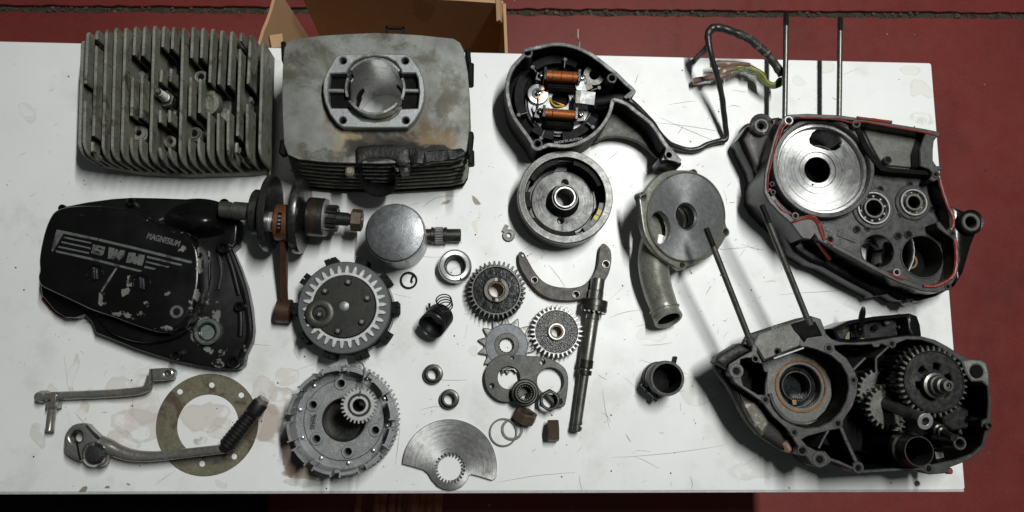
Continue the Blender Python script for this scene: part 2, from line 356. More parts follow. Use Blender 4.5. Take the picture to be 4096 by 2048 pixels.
# ------------------------------------------------------------------ setting: floor, table
FL = -.75
def make_floor_mat():
    t = NT('red_floor_paint')
    c = t.mix(t.lin(t.noise(3, 5), .3, .7, 0, 1), (.245, .042, .035), (.175, .029, .026))
    c = t.mix(t.math('MULTIPLY', t.lin(t.noise(260, 3, .7), .35, .7, 0, 1), .45), c, (.115, .020, .018))
    c = t.mix(t.math('MULTIPLY', t.step(t.noise(14, 8, .7), .62, .72), .6), c, (.06, .03, .024))
    c = t.mix(t.math('MULTIPLY', t.step(t.noise(5.5, 9, .72), .52, .66), .45), c, (.11, .03, .026))
    c = t.mix(t.math('MULTIPLY', t.step(t.noise(420, 2, .6), .60, .68), .5), c, (.30, .12, .10))
    c = t.mix(t.step(t.noise(34, 8, .62), .68, .71), c, (.05, .036, .024))
    c = t.mix(t.step(t.noise(75, 2, .5), .765, .78), c, (.40, .31, .27))
    n = t.bump(t.noise(120, 5, .7), .18, .001)
    t.done(c, t.lin(t.noise(20, 5), .3, .7, .34, .58), 0, n, Specular_IOR_Level=.35); return t.m
M['floor'] = make_floor_mat()
def jag(a, b, n, amp):
    return [tuple(Vector(a).lerp(Vector(b), i / n) + Vector((0, random.uniform(-amp, amp), 0)))[:2] for i in range(n + 1)]
fa, fb = P(0, 18, FL), P(4096, 49, FL); fc, fd = P(0, 46, FL), P(4096, 74, FL)
def xt(a, b, x): k = (x - a.x) / (b.x - a.x); return Vector((x, a.y + (b.y - a.y) * k, 0))
up = jag(xt(fa, fb, -3), xt(fa, fb, 3), 420, .0018); dn = jag(xt(fc, fd, -3), xt(fc, fd, 3), 420, .0022)
floor = part('floor', ext([(-3, -3), (3, -3), (3, 3), (-3, 3)], [], FL - .06, FL - .012, 0), M['mortar'], None, (0, 0, FL)); floor['kind'] = 'structure'
part('floor_slab', ext(up + [(3, 3), (-3, 3)], [], FL - .011, FL, .0012), M['floor'], floor, (0, 0, FL))
part('floor_slab', ext(dn[::-1] + [(-3, -3), (3, -3)], [], FL - .011, FL, .0012), M['floor'], floor, (.7, .3, FL))
g = []
for i in range(700):
    x = random.uniform(-1.3, 1.4); k = random.random(); y = xt(fa, fb, x).y * k + xt(fc, fd, x).y * (1 - k); r = random.choice((.0015, .002, .0025, .003, .005))
    g.append(wobble(lathe((x, y, FL - .011), [(r * .6, 0), (r, r * .5), (r * .5, r * random.uniform(.9, 1.6))], 6), r * .5, 400, i))
part('joint_grit', J(*g), mat('joint_grit', (.16, .135, .09), (.05, .045, .03), 40, 0, (.8, .95), .3, 300, (.4, .37, .3), 30, .66, .7), floor, (0, 0, FL), kind='stuff')

def make_table_mat():
    t = NT('stained_white_laminate'); W = t.warp(20, .046); W2 = t.warp(70, .012)
    c = t.mix(t.lin(t.noise(3.5, 6, .62), .35, .65, 0, 1), (.74, .745, .735), (.655, .66, .655))
    c = t.mix(t.math('MULTIPLY', t.step(t.noise(9, 9, .66), .52, .68), .6), c, (.53, .53, .512))
    c = t.mix(t.math('MULTIPLY', t.step(t.noise(60, 9, .7), .62, .72), .45), c, (.40, .395, .38))
    c = t.mix(t.step(t.noise(150, 3, .55), .735, .755), c, (.12, .11, .10))
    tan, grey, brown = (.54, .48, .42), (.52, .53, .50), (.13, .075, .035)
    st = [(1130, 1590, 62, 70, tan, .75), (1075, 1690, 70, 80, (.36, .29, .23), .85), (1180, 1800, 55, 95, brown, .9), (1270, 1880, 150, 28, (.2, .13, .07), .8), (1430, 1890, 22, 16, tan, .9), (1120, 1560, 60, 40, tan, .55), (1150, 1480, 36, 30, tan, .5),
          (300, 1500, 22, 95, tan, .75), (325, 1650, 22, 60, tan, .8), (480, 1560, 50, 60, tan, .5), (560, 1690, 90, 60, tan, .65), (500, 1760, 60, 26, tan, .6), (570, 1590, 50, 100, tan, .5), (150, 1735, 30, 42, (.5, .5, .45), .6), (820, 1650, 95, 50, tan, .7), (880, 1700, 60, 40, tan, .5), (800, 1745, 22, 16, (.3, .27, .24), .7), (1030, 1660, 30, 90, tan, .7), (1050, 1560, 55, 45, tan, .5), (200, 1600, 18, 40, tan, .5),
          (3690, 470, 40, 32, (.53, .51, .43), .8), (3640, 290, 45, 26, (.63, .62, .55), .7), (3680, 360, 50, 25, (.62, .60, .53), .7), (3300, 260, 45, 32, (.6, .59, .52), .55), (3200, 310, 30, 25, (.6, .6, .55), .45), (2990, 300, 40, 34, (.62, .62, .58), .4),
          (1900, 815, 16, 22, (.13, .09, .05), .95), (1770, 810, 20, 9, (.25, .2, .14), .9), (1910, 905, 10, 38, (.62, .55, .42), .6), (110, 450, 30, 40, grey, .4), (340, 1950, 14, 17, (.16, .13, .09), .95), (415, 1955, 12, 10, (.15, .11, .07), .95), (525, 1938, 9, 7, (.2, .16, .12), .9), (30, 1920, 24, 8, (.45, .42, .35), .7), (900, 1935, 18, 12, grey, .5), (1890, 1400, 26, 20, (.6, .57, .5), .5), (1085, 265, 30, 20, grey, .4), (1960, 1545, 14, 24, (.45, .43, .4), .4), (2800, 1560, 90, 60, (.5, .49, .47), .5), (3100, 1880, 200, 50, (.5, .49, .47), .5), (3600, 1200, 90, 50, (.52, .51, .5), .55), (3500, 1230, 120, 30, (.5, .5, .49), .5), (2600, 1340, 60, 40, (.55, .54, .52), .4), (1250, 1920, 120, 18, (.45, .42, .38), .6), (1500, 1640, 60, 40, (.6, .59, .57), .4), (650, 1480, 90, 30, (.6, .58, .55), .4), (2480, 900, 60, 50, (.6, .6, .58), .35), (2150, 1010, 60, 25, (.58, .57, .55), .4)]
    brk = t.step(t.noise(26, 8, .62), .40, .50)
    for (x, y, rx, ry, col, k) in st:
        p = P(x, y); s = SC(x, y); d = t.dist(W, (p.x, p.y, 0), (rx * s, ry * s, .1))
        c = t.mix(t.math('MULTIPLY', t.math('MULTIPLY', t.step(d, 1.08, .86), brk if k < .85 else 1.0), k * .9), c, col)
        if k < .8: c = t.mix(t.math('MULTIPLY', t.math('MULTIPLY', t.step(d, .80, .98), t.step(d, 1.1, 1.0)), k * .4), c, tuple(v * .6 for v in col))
    n = t.bump(t.noise(900, 3, .6), .05, .0003); n = t.bump(t.noise(40, 6, .7), .05, .0006, n)
    t.done(c, t.lin(t.noise(12, 6, .65), .3, .7, .34, .52), 0, n, Specular_IOR_Level=.5); return t.m
M['laminate'] = make_table_mat()
def ytop(x): return 165 + .02336 * x
def ybot(x): return 1970 - .0026 * x
tb = bpy.data.objects.new('workbench', None); COL.objects.link(tb); tb.location = (-.1, .12, FL)
tb['label'] = 'white laminate workbench top covered with dismantled engine parts'; tb['category'] = 'workbench'
to = wpts([(-420, ytop(-420)), (3719, ytop(3719)), (3726, 258), (3860, 1950), (3855, ybot(3855)), (-420, ybot(-420))], 0)
part('tabletop', ext(to, [circ(P(3670, 1935, 0), .0036, 20)], -.024, 0, .0009), M['laminate'], tb, (0, 0, 0))
part('edge_trim', bar(P(-400, ybot(-400) + 4), P(3858, ybot(3858) + 4), .0024, .023, -.0006), mat('grey_edge_band', (.5, .5, .5), None, 20, 0, (.5, .6), 0), tb)
hp = P(3670, 1935); part('screw', J(disc((hp.x, hp.y, 0), .0033, -.02, -.004, 20)), M['rust'], tb, hp)
for x, y in ((-.62, -.1), (.56, -.1), (-.62, .33), (.56, .33)): part('table_leg', boxm((x, y, FL / 2 - .012), (.035, .035, .726)), M['steel_dk'], tb)
sc = []
def scratch(x, y, x2, y2, w, bend=0):
    a, b = P(x, y, .00025), P(x2, y2, .00025); d = (b - a); n = Vector((-d.y, d.x, 0)).normalized(); k = 7; V = []; F = []
    for i in range(k + 1):
        q = a.lerp(b, i / k) + n * (bend * math.sin(PI * i / k) + random.uniform(-.0002, .0002)); ww = w * (.25 + .75 * math.sin(PI * (i + .4) / (k + .8))) / 2
        V += [tuple(q + n * ww), tuple(q - n * ww)]
        if i: F.append((2 * i - 2, 2 * i - 1, 2 * i + 1, 2 * i))
    sc.append((V, F))
for q in ((2200, 700, 2060, 640), (2620, 490, 2900, 530), (2640, 470, 2905, 580), (2200, 1160, 2260, 1150), (2195, 1060, 2262, 1150), (2385, 585, 2398, 560), (1500, 1145, 1540, 1175), (1710, 1515, 1870, 1520), (2410, 1560, 2440, 1720), (2570, 1380, 2690, 1370), (2440, 1270, 2560, 1240), (2965, 975, 3030, 985), (3000, 990, 3060, 1000), (3110, 1180, 3420, 1160), (1690, 830, 1750, 790), (1730, 795, 1830, 785), (1580, 1860, 1600, 1700), (2320, 1900, 2330, 1962), (2760, 1905, 2765, 1960), (2560, 1440, 2760, 1500), (1680, 1640, 1800, 1630), (2405, 1650, 2440, 1690), (2100, 1560, 2150, 1540), (2880, 1000, 2990, 990), (2430, 640, 2480, 590), (330, 1290, 420, 1300), (300, 1650, 345, 1700), (2450, 1830, 2900, 1780), (1990, 1930, 2300, 1890)):
    scratch(*q, .0006, random.uniform(-.003, .003))
for i in range(190):
    x, y = random.uniform(20, 3700), random.uniform(230, 1950); a = random.gauss(0, .6) + random.choice((0, 0, PI / 2)); l = random.choice((8, 12, 20, 30, 60, 110))
    scratch(x, y, x + l * math.cos(a), y + l * math.sin(a), random.choice((.0003, .0004, .0005)), random.uniform(-.001, .001))
for i in range(240):
    x, y = random.gauss(2700, 420), random.gauss(1050, 480)
    if 1700 < x < 3700 and 260 < y < 1940: a = random.choice((.1, 1.5, .8, 2.3, 2.6)) + random.gauss(0, .2); l = random.choice((6, 9, 14, 22, 40)); scratch(x, y, x + l * math.cos(a), y + l * math.sin(a), random.choice((.0004, .0006, .0009)), random.uniform(-.0008, .0008))
part('scratches', J(*sc), mat('scratch_dirt', (.42, .41, .40), (.24, .235, .23), 30, 0, (.6, .7), 0), tb, (0, 0, 0), kind='stuff')
sp = []
for i in range(330):
    x, y = random.uniform(20, 3720), random.uniform(250, 1955); p = P(x, y); r = random.choice((.0004, .0005, .0006, .0008, .0012)); a = random.random() * 3
    sp.append(lathe((p.x, p.y, 0), [(r, 0), (r * .8, r * .5), (r * .3, r * .7)], 5))
part('metal_crumbs', J(*sp), mat('crumb', (.05, .045, .04), (.12, .09, .06), 20, .2, (.5, .7), 0), tb, (0, 0, 0), kind='stuff')

# cardboard box standing behind the bench
def make_card(name, stain):
    t = NT(name); c = t.mix(t.lin(t.noise(5, 5), .3, .7, 0, 1), (.54, .345, .20), (.47, .29, .16))
    c = t.mix(t.math('MULTIPLY', t.lin(t.noise(160, 3, .6, vec=t.mapv(sc=(1, 1, .05))), .3, .7, 0, 1), .3), c, (.42, .26, .14))
    if stain:
        for (x, z, rx, rz) in stain: c = t.mix(t.math('MULTIPLY', t.step(t.dist(t.warp(18, .05), (x, 0, z), (rx, .5, rz)), 1.05, .8), .4), c, (.26, .15, .08))
    t.done(c, .9, 0, t.bump(t.noise(220, 3, .6, vec=t.mapv(sc=(1, 1, .04))), .12, .0008), Specular_IOR_Level=.1); return t.m
zr = -.30
bx = thing('cardboard_box', 'open brown cardboard box standing on the floor behind the bench', 'cardboard box', 1600, 200, FL)
A, B_ = P(1196, -38, zr), P(2012, 14, zr); C_, D_ = P(2024, 330, zr), P(1060, 330, zr)
def wall3(a, b, z0, z1, th, lean=(0, 0)):
    d = Vector((b.x - a.x, b.y - a.y, 0)).normalized(); n = Vector((-d.y, d.x, 0)) * th; o = Vector((*lean, 0)); k = 9
    R = []
    for i in range(k + 1):
        p = a.lerp(b, i / k); e = Vector((0, 0, random.uniform(-.0025, .0025))) if 0 < i < k else Vector((0, 0, 0))
        lo, hi = Vector((p.x, p.y, z0)), Vector((p.x, p.y, z1)) + o + e; R.append([lo, lo + n, hi + n, hi])
    return loft(R, True, True, True)
mc = make_card('stained_cardboard', [(.03, .40, .022, .05)]); mc2 = make_card('plain_cardboard', None)
part('box_wall', wall3(A, B_, FL + .006, zr, .005), mc, bx, ((A.x + B_.x) / 2, A.y, FL))
part('box_wall', wall3(B_, C_, FL + .006, zr - .001, .005), mc2, bx, (B_.x, B_.y, FL))
part('box_wall', wall3(D_, Vector((P(1232, 0, zr).x - .02, A.y, zr)), FL + .006, zr, .005, (-.03, 0)), mc2, bx, (A.x, A.y, FL))
part('box_wall', wall3(C_, D_, FL + .006, zr - .001, .005), mc2, bx, (D_.x, D_.y, FL))
part('box_bottom', ext([(D_.x, D_.y), (C_.x, C_.y), (B_.x, B_.y), (A.x - .02, A.y)], [], FL + .001, FL + .006, .001), mc2, bx)
part('torn_flap', wobble(boxm(P(1105, 168, zr + .02), (.02, .022, .012), .3, .3, .4), .003, 70), mc2, bx)
part('torn_flap', wobble(boxm(P(1998, 45, zr - .004), (.020, .034, .006), .1, .1, .9), .006, 60), mc2, bx)

# wooden offcuts and a black block added for the dark under the front edge
for i, (x0, x1, yy, w) in enumerate(((1500, 1520, 0, 14), (1522, 1545, 3, 24), (1562, 1580, 1, 18), (1590, 1606, 2, 15), (1622, 1632, 4, 22), (1650, 1660, 0, 26), (1682, 1694, 3, 24), (1712, 1718, 2, 22), (1742, 1750, 1, 26), (1420, 1450, 5, 14))):
    a, b = P(x0 + random.uniform(-3, 3), 2085, -.38 - .012 * yy), P(x1, 1930, -.62); d = (b - a).normalized(); ww = w * .00042
    m = wobble(tube([a.lerp(b, k / 8) for k in range(9)], [ww] * 9, 6), .0028, 55, i)
    if i == 0: WS = None
    solo('wood_stick', m, M['wood'], 'rough split stick in the bundle of firewood under the bench front', 'firewood stick', x0, 2075, -.5, 'firewood sticks under the bench front', ang=40)
solo('added_dark_block', boxm((P(330, 2000, -.55).x, P(430, 2060, -.55).y - .03, -.60), (.58, .26, .28), .03, b=.004), M['black_matte'], 'black block added to deepen the dark under the left front of the bench', 'added dark block', 500, 2060, FL)
m = ptube([(2312, 120, FL + .3), (2312, 150, FL + .32), (2317, 172, FL + .33), (2316, 200, -.02), (2322, 226, -.012)], .0018)
solo('white_cord', m, M['white_cord'], 'frayed white cord hanging behind the bench above the stator cover', 'cord', 2316, 200, -.02)

# ------------------------------------------------------------------ cylinder head
q = Z(250, 60, 1.84); zt, zb = .078, .02
hd = thing('cylinder_head_casting', 'finned grey cylinder head with a spark plug in its middle', 'cylinder head', 690, 400)
env = [(92, 1010), (92, 600), (112, 200), (130, 150), (165, 112), (300, 84), (600, 66), (900, 72), (1100, 95), (1300, 120), (1428, 165), (1436, 300), (1430, 700), (1420, 1000), (1400, 1050), (1300, 1066), (800, 1082), (400, 1062), (150, 1020)]
part('base', plate(q.l(env), 0, zb, [], .004, zref=zt, br=2), M['fin'], hd)
def fin(x, seg, z1=zt, th=.0034):
    (y0, y1, e0, e1) = seg
    xa = x + 24 * (600 - y0) / 500 if y0 < 600 else x + 4 * (600 - y0) / 400
    xb = x + 24 * (600 - y1) / 500 if y1 < 600 else x + 4 * (600 - y1) / 400
    a, b = q.w(xa, y0, zt), q.w(xb, y1, zt); d = Vector((b.x - a.x, b.y - a.y, 0)); Ln = d.length; d.normalize(); n = Vector((-d.y, d.x, 0))   # d runs towards the viewer, n to +x
    pr = [(0, zb - .003), (Ln, zb - .003)]
    r1 = .016 if e1 else 0; r0 = .007 if e0 else 0
    if e1: pr += [(Ln - r1 + r1 * math.cos(t * PI / 12), z1 - r1 * 1.4 + r1 * 1.4 * math.sin(t * PI / 12)) for t in range(7)]
    else: pr += [(Ln, z1)]
    if e0: pr += [(r0 - r0 * math.sin(t * PI / 8), z1 - r0 + r0 * math.cos(t * PI / 8)) for t in range(5)]
    else: pr += [(0, z1)]
    fr = (Vector((a.x, a.y, 0)), d, Vector((0, 0, 1)), n if n.x > 0 else -n)
    return wobble(ext(pr, [], 0, th, .0009, fr), .0006, 30)
fins = [(95, [(160, 1015, 1, 1)]), (150, [(112, 505, 1, 0), (632, 1025, 0, 1)]), (217, [(98, 178, 1, 0), (226, 890, 0, 0), (1000, 1035, 0, 1)]), (285, [(88, 1045, 1, 1)]), (352, [(80, 1050, 1, 1)]), (424, [(78, 1058, 1, 1)]),
        (496, [(70, 296, 1, 0), (458, 742, 0, 0), (905, 1062, 0, 1)]), (564, [(68, 300, 1, 0), (445, 755, 0, 0), (905, 1068, 0, 1)]), (635, [(64, 1072, 1, 1)]), (705, [(68, 236, 1, 0), (396, 492, 0, 0), (700, 790, 0, 0), (970, 1075, 0, 1)]),
        (776, [(74, 250, 1, 0), (392, 486, 0, 0), (698, 790, 0, 0), (975, 1078, 0, 1)]), (850, [(80, 1080, 1, 1)]), (922, [(70, 316, 1, 0), (456, 742, 0, 0), (905, 1078, 0, 1)]), (993, [(78, 316, 1, 0), (470, 720, 0, 0), (905, 1076, 0, 1)]),
        (1063, [(84, 494, 1, 0), (716, 1074, 0, 1)]), (1133, [(95, 510, 1, 0), (720, 1070, 0, 1)]), (1207, [(105, 515, 1, 0), (700, 1066, 0, 1)]), (1277, [(114, 192, 1, 0), (252, 890, 0, 0), (1010, 1040, 0, 1)]), (1348, [(126, 505, 1, 0), (655, 1050, 0, 1)]), (1428, [(168, 1040, 1, 1)])]
for i, (x, ss) in enumerate(fins):
    for sg in ss: part('fin', fin(x, sg, zt - (.006 if i in (0, 19) else 0)), M['fin'], hd)
def hpt(x, y, z): return q.w(x, y, z)
for x, y, r, h in ((555, 866, 56, 18), (965, 868, 46, 20), (1014, 452, 46, 20)):
    c = hpt(x, y, .046); k = SC(*q(x, y), .046) / 1.84
    part('bolt_boss', disc((c.x, c.y, 0), r * k * 1.15, .018, .043, 24), M['fin'], hd)
    w = part('washer', ring((c.x, c.y, 0), h * k * 1.25, r * k, .043, .0455, 32), M['chrome'] if x != 965 else M['steel_mid'], hd, (c.x, c.y, .043))
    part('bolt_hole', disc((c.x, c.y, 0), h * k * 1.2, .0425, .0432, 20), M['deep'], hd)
c = hpt(785, 930, .045); k = SC(*q(785, 930), .045) / 1.84
part('bolt_boss', ring((c.x, c.y, 0), 20 * k, 46 * k, .018, .045, 30, b=.002), M['fin'], hd); part('bolt_hole', disc((c.x, c.y, 0), 22 * k, .019, .03, 20), M['deep'], hd)
for x, y, r in ((178, 598, 15), (250, 975, 17), (1306, 240, 21), (1366, 612, 22), (1302, 985, 17), (258, 215, 16), (575, 430, 20), (250, 160, 22)):
    c = hpt(x, y, .038); k = SC(*q(x, y), .038) / 1.84
    part('stud_stub', wobble(disc((c.x, c.y, 0), r * k * 1.25, .018, .038, 12, b=.002), .001, 120), M['fin'], hd)
part('decompressor_boss', wobble(loft([[hpt(1085 + rx * math.cos(a * PI / 8), 640 + ry * math.sin(a * PI / 8) + 6, z) for a in range(16)] for rx, ry, z in ((105, 120, .025), (92, 105, .045), (70, 85, .056), (40, 50, .06), (12, 16, .058))], True, True, True), .002, 60), M['fin'], hd)
part('boss_plug', disc(tuple(hpt(1092, 690, 0)), .0055, .05, .0625, 16), M['rust'], hd)
# spark plug
a, b = hpt(775, 632, .043), hpt(690, 548, .096); ax = (b - a); L_ = ax.length; ax.normalize()
part('plug_well', ring((hpt(770, 636, .04).x, hpt(770, 636, .04).y, 0), .013, .019, .018, .036, 30, b=.003), M['fin'], hd)
pl = part('spark_plug', lathe(a, [(.007, -.02), (.007, .004), (.0078, .005), (.0078, .0135), (.0064, .0145), (.0064, .019), (.0048, .0195)], 24, ax), M['steel_mid'], hd, a)
part('hex', hexa(a, .0105, .004, .0125, .3, ax), M['steel_mid'], pl, a)
pr = [(.0056, .019)]
for i in range(5): pr += [(.0054 - .0002 * i, .022 + i * .0035), (.0046 - .0002 * i, .0235 + i * .0035), (.0046 - .0002 * i, .0245 + i * .0035)]
pr += [(.0044, .042), (.0042, L_ - .014), (.0034, L_ - .0125)]
part('insulator', lathe(a, pr, 24, ax), M['ceramic'], pl, a)
part('terminal', lathe(a, [(.003, L_ - .0130), (.0034, L_ - .011), (.0034, L_ - .005), (.0022, L_ - .004)], 16, ax), M['steel_mid'], pl, a)

# ------------------------------------------------------------------ cylinder barrel, crank side up
q = Z(1050, 60, 1.74); zt = .103; bc = q.w(782, 500, .116)
br = thing('cylinder_barrel', 'big grey cylinder barrel upside down with bore open and burnt oily intake side', 'cylinder barrel', 1515, 480)
def make_barrel_mat():
    t = NT('burnt_cast_aluminium'); c = t.mix(t.lin(t.noise(26, 6, .65), .32, .68, 0, 1), (.245, .25, .24), (.13, .132, .12))
    c = t.mix(t.math('MULTIPLY', t.step(t.noise(18, 8, .68, dist=.3), .46, .62), .9), c, (.075, .07, .05))
    brk = t.lin(t.noise(95, 8, .7), .40, .56, .25, 1); W = t.warp(38, .03); ox, oy = bc.x, bc.y; O = bc
    def at(x, y): p = q.w(x, y, zt); return (p.x - O.x, p.y - O.y, 0)
    kk = SC(1515, 480, zt) / 1.74
    for (x, y, rx, ry, col, k) in ((1150, 830, 210, 100, (.13, .085, .04), .85), (560, 880, 90, 120, (.22, .17, .09), .7), (1210, 860, 150, 60, (.20, .12, .045), .6), (480, 720, 70, 110, (.16, .125, .07), .6), (1080, 760, 100, 90, (.10, .075, .04), .6), (760, 905, 170, 95, (.014, .011, .008), .97), (620, 960, 60, 60, (.03, .024, .016), .85), (430, 985, 170, 34, (.05, .045, .035), .7), (470, 640, 40, 130, (.06, .055, .045), .6), (800, 800, 260, 40, (.035, .03, .024), .8), (800, 950, 190, 70, (.012, .010, .008), 1), (980, 930, 150, 80, (.012, .01, .008), 1), (1200, 965, 210, 62, (.010, .009, .008), 1), (700, 840, 110, 60, (.06, .048, .03), .7), (960, 840, 120, 50, (.05, .04, .025), .75), (300, 910, 30, 40, (.1, .09, .07), .7), (480, 330, 70, 60, (.10, .10, .075), .6), (770, 160, 60, 30, (.11, .105, .08), .7), (1180, 330, 60, 70, (.12, .115, .09), .5), (600, 850, 60, 40, (.30, .22, .11), .55)):
        c = t.mix(t.math('MULTIPLY', t.step(t.dist(W, at(x, y), (rx * kk, ry * kk, .2)), 1.2, .75), t.math('MULTIPLY', brk, k) if k < .9 else k), c, col)
    n = t.bump(t.noise(300, 5, .7), .22, .0009)
    t.done(c, t.lin(t.noise(40, 5), .3, .7, .48, .66), .2, n, Specular_IOR_Level=.3); return t.m
MB = make_barrel_mat()
top = [(150, 230), (170, 190), (215, 165), (400, 142), (590, 130), (780, 122), (940, 128), (1100, 138), (1330, 162), (1375, 190), (1400, 240), (1430, 400), (1445, 600), (1440, 800), (1422, 945), (1392, 990), (1300, 1010), (1020, 1026), (830, 1034), (630, 1030), (450, 1025), (250, 1005), (175, 970), (150, 900), (138, 700), (135, 500), (140, 350)]
O0 = (bc.x, bc.y, 0)
tw = wpts(q.l(top), zt); bore = circ(bc, .0345, 48)
part('top_fin', ext(tw, [bore], zt - .005, zt, .0015, br=2), MB, br, (bc.x, bc.y, zt))
cx = sum(p[0] for p in tw) / len(tw); cy = sum(p[1] for p in tw) / len(tw)
for i in range(8):
    z = zt - .012 - i * .0115; t_ = (i + 1) / 8; x0, x1, y0, y1 = min(p[0] for p in tw), max(p[0] for p in tw), min(p[1] for p in tw), max(p[1] for p in tw)
    o2 = [(x - .010 * t_ * (x1 - x) / (x1 - x0) + .001 * t_ * (x - x0) / (x1 - x0), y - .012 * t_ * (y1 - y) / (y1 - y0) + .003 * t_ * (y - y0) / (y1 - y0)) for x, y in tw]
    part('fin', wobble(ext(o2, [circ(bc, .044, 32)], z - .0038, z, .0014), .0007, 40, i), M['fin'] if i < 5 else M['black_matte'] if i > 6 else M['fin'], br)
part('bore_wall', ring((bc.x, bc.y, 0), .0345, .046, .004, zt - .004, 64), M['deep'], br, O0)
# flange with ports
fl = [(535, 275), (640, 268), (780, 268), (920, 270), (1000, 272), (1040, 300), (1090, 370), (1120, 440), (1131, 520), (1125, 600), (1100, 670), (1060, 735), (1010, 782), (900, 785), (700, 785), (560, 780), (520, 755), (470, 690), (435, 610), (420, 530), (425, 450), (450, 390), (490, 320), (510, 290)]
zf = .116
p1 = [(455, 455), (470, 408), (600, 404), (600, 640), (480, 646), (462, 600)]; p2 = [(965, 404), (1065, 404), (1085, 455), (1092, 540), (1080, 650), (965, 652)]
hole = circ(bc, .0375, 56)
inn = wpts(q.l([(470, 408), (585, 404), (600, 370), (640, 320), (700, 293), (782, 283), (865, 293), (925, 325), (965, 380), (968, 404), (1065, 404), (1082, 440), (1092, 540), (1080, 648), (960, 652), (940, 690), (880, 732), (782, 745), (690, 735), (625, 690), (590, 648), (480, 646), (462, 600), (456, 500)]), zf)
part('base_flange', ext(wpts(q.l(fl), zf), [inn] + [circ(q.w(x, y, zf), 24 * SC(1515, 450, zf) / 1.74, 20) for x, y in ((560, 317), (993, 318), (558, 732), (997, 733))], zt, zf, .0012), M['alu_face'], br, O0)
for x, y in ((560, 317), (993, 318), (558, 732), (997, 733)):
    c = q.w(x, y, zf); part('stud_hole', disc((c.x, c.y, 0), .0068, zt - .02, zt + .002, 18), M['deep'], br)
for pp in (p1, p2):
    part('transfer_port', ext(wpts(q.l(pp), zf), [], zt - .004, zt + .0015, .001), M['deep'], br)
for sx in (505, 1040):
    part('port_bridge', boxm(tuple(q.w(sx, 536, .106)), (.022, .004, .012), b=.0015), M['alu_cast'], br)
# liner: full ring below, two lips above (cut away at the ports)
def arcring(c, r0, r1, a0, a1, z0, z1, n=24):
    return loft([[(c.x + r * math.cos(a), c.y + r * math.sin(a), z) for r, z in ((r0, z0), (r1, z0), (r1, z1), (r0, z1))] for a in [a0 + (a1 - a0) * i / n for i in range(n + 1)]], True, True, True)
R0, R1 = .0318, .0345
part('liner', ring((bc.x, bc.y, 0), R0, R1, .001, .096, 72), M['liner'], br, O0)
for a0, a1, z1 in ((34, 146, .1185), (214, 322, .1205), (-20, 22, .113), (160, 200, .113)):
    part('liner_lip', arcring(bc, R0, R1, math.radians(a0), math.radians(a1), .096, z1), M['liner'], br, O0)
for a, z in ((150, .045), (163, .035), (40, .05)):
    part('port_window', boxm((bc.x + .0312 * math.cos(math.radians(a)), bc.y + .0312 * math.sin(math.radians(a)), z), (.002, .016, .010), math.radians(a)), M['deep'], br)
# intake stub and mounting block
a = q.w(830, 960, .128); ib = thing
part('intake_block', wobble(plate(q.l([(640, 935), (660, 908), (760, 894), (900, 896), (1010, 912), (1022, 940), (1024, 1025), (1000, 1050), (945, 1056), (915, 1020), (870, 1000), (740, 1000), (690, 1030), (660, 1045), (640, 1020)]), .03, .1050, [], .004, br=2), .0007, 60), M['dirtpatch'], br)
s0, s1 = q.w(825, 985, .10), q.w(800, 1150, .092); ax = Vector((-.02, -.66, .75)).normalized()
c = q.w(805, 1148, .072)
part('intake_stub', lathe(c - ax * .045, [(.023, -.02), (.0235, .012), (.0215, .013), (.0215, .034), (.0228, .036), (.0228, .045), (.0205, .0455), (.0192, .03), (.0192, .003)], 48, ax), M['rubber'], br, c)
part('stub_bore', disc(c - ax * .045, .0195, 0, .004, 32, ax), M['deep'], br)
for x, y in ((905, 985), (690, 960), (975, 985)):
    c = q.w(x, y, .133); part('bolt_head', hexa((c.x, c.y, 0), .004, .08, .0975, .2), M['black'], br)
part('clamp_lug', boxm(tuple(q.w(612, 1090, .085)), (.010, .012, .014), b=.002), M['zinc'], br)
for x, y, sx, sy in ((150, 268, .007, .04), (150, 930, .01, .03), (1432, 300, .009, .035), (1446, 420, .010, .045), (1442, 910, .011, .05), (1452, 1000, .011, .03)):
    part('rubber_damper', wobble(boxm(tuple(q.w(x, y, .095)), (sx * .7, sy * .6, .014), b=.002), .002, 90), M['black_matte'], br)
c = q.w(922, 112, .095); part('bracket_loop', J(boxm((c.x, c.y + .004, c.z), (.022, .003, .004)), boxm((c.x - .010, c.y, c.z), (.003, .01, .004)), boxm((c.x + .010, c.y, c.z), (.003, .01, .004))), M['black_matte'], br)
part('caked_oil', wobble(plate(smooth(q.l([(1030, 930), (1150, 945), (1290, 935), (1390, 925), (1405, 960), (1385, 1000), (1250, 1018), (1090, 1034), (1030, 1030)]), 5), zt - .006, zt + .0016, [], .001), .0022, 160), M['dirtpatch'], br, kind='stuff')

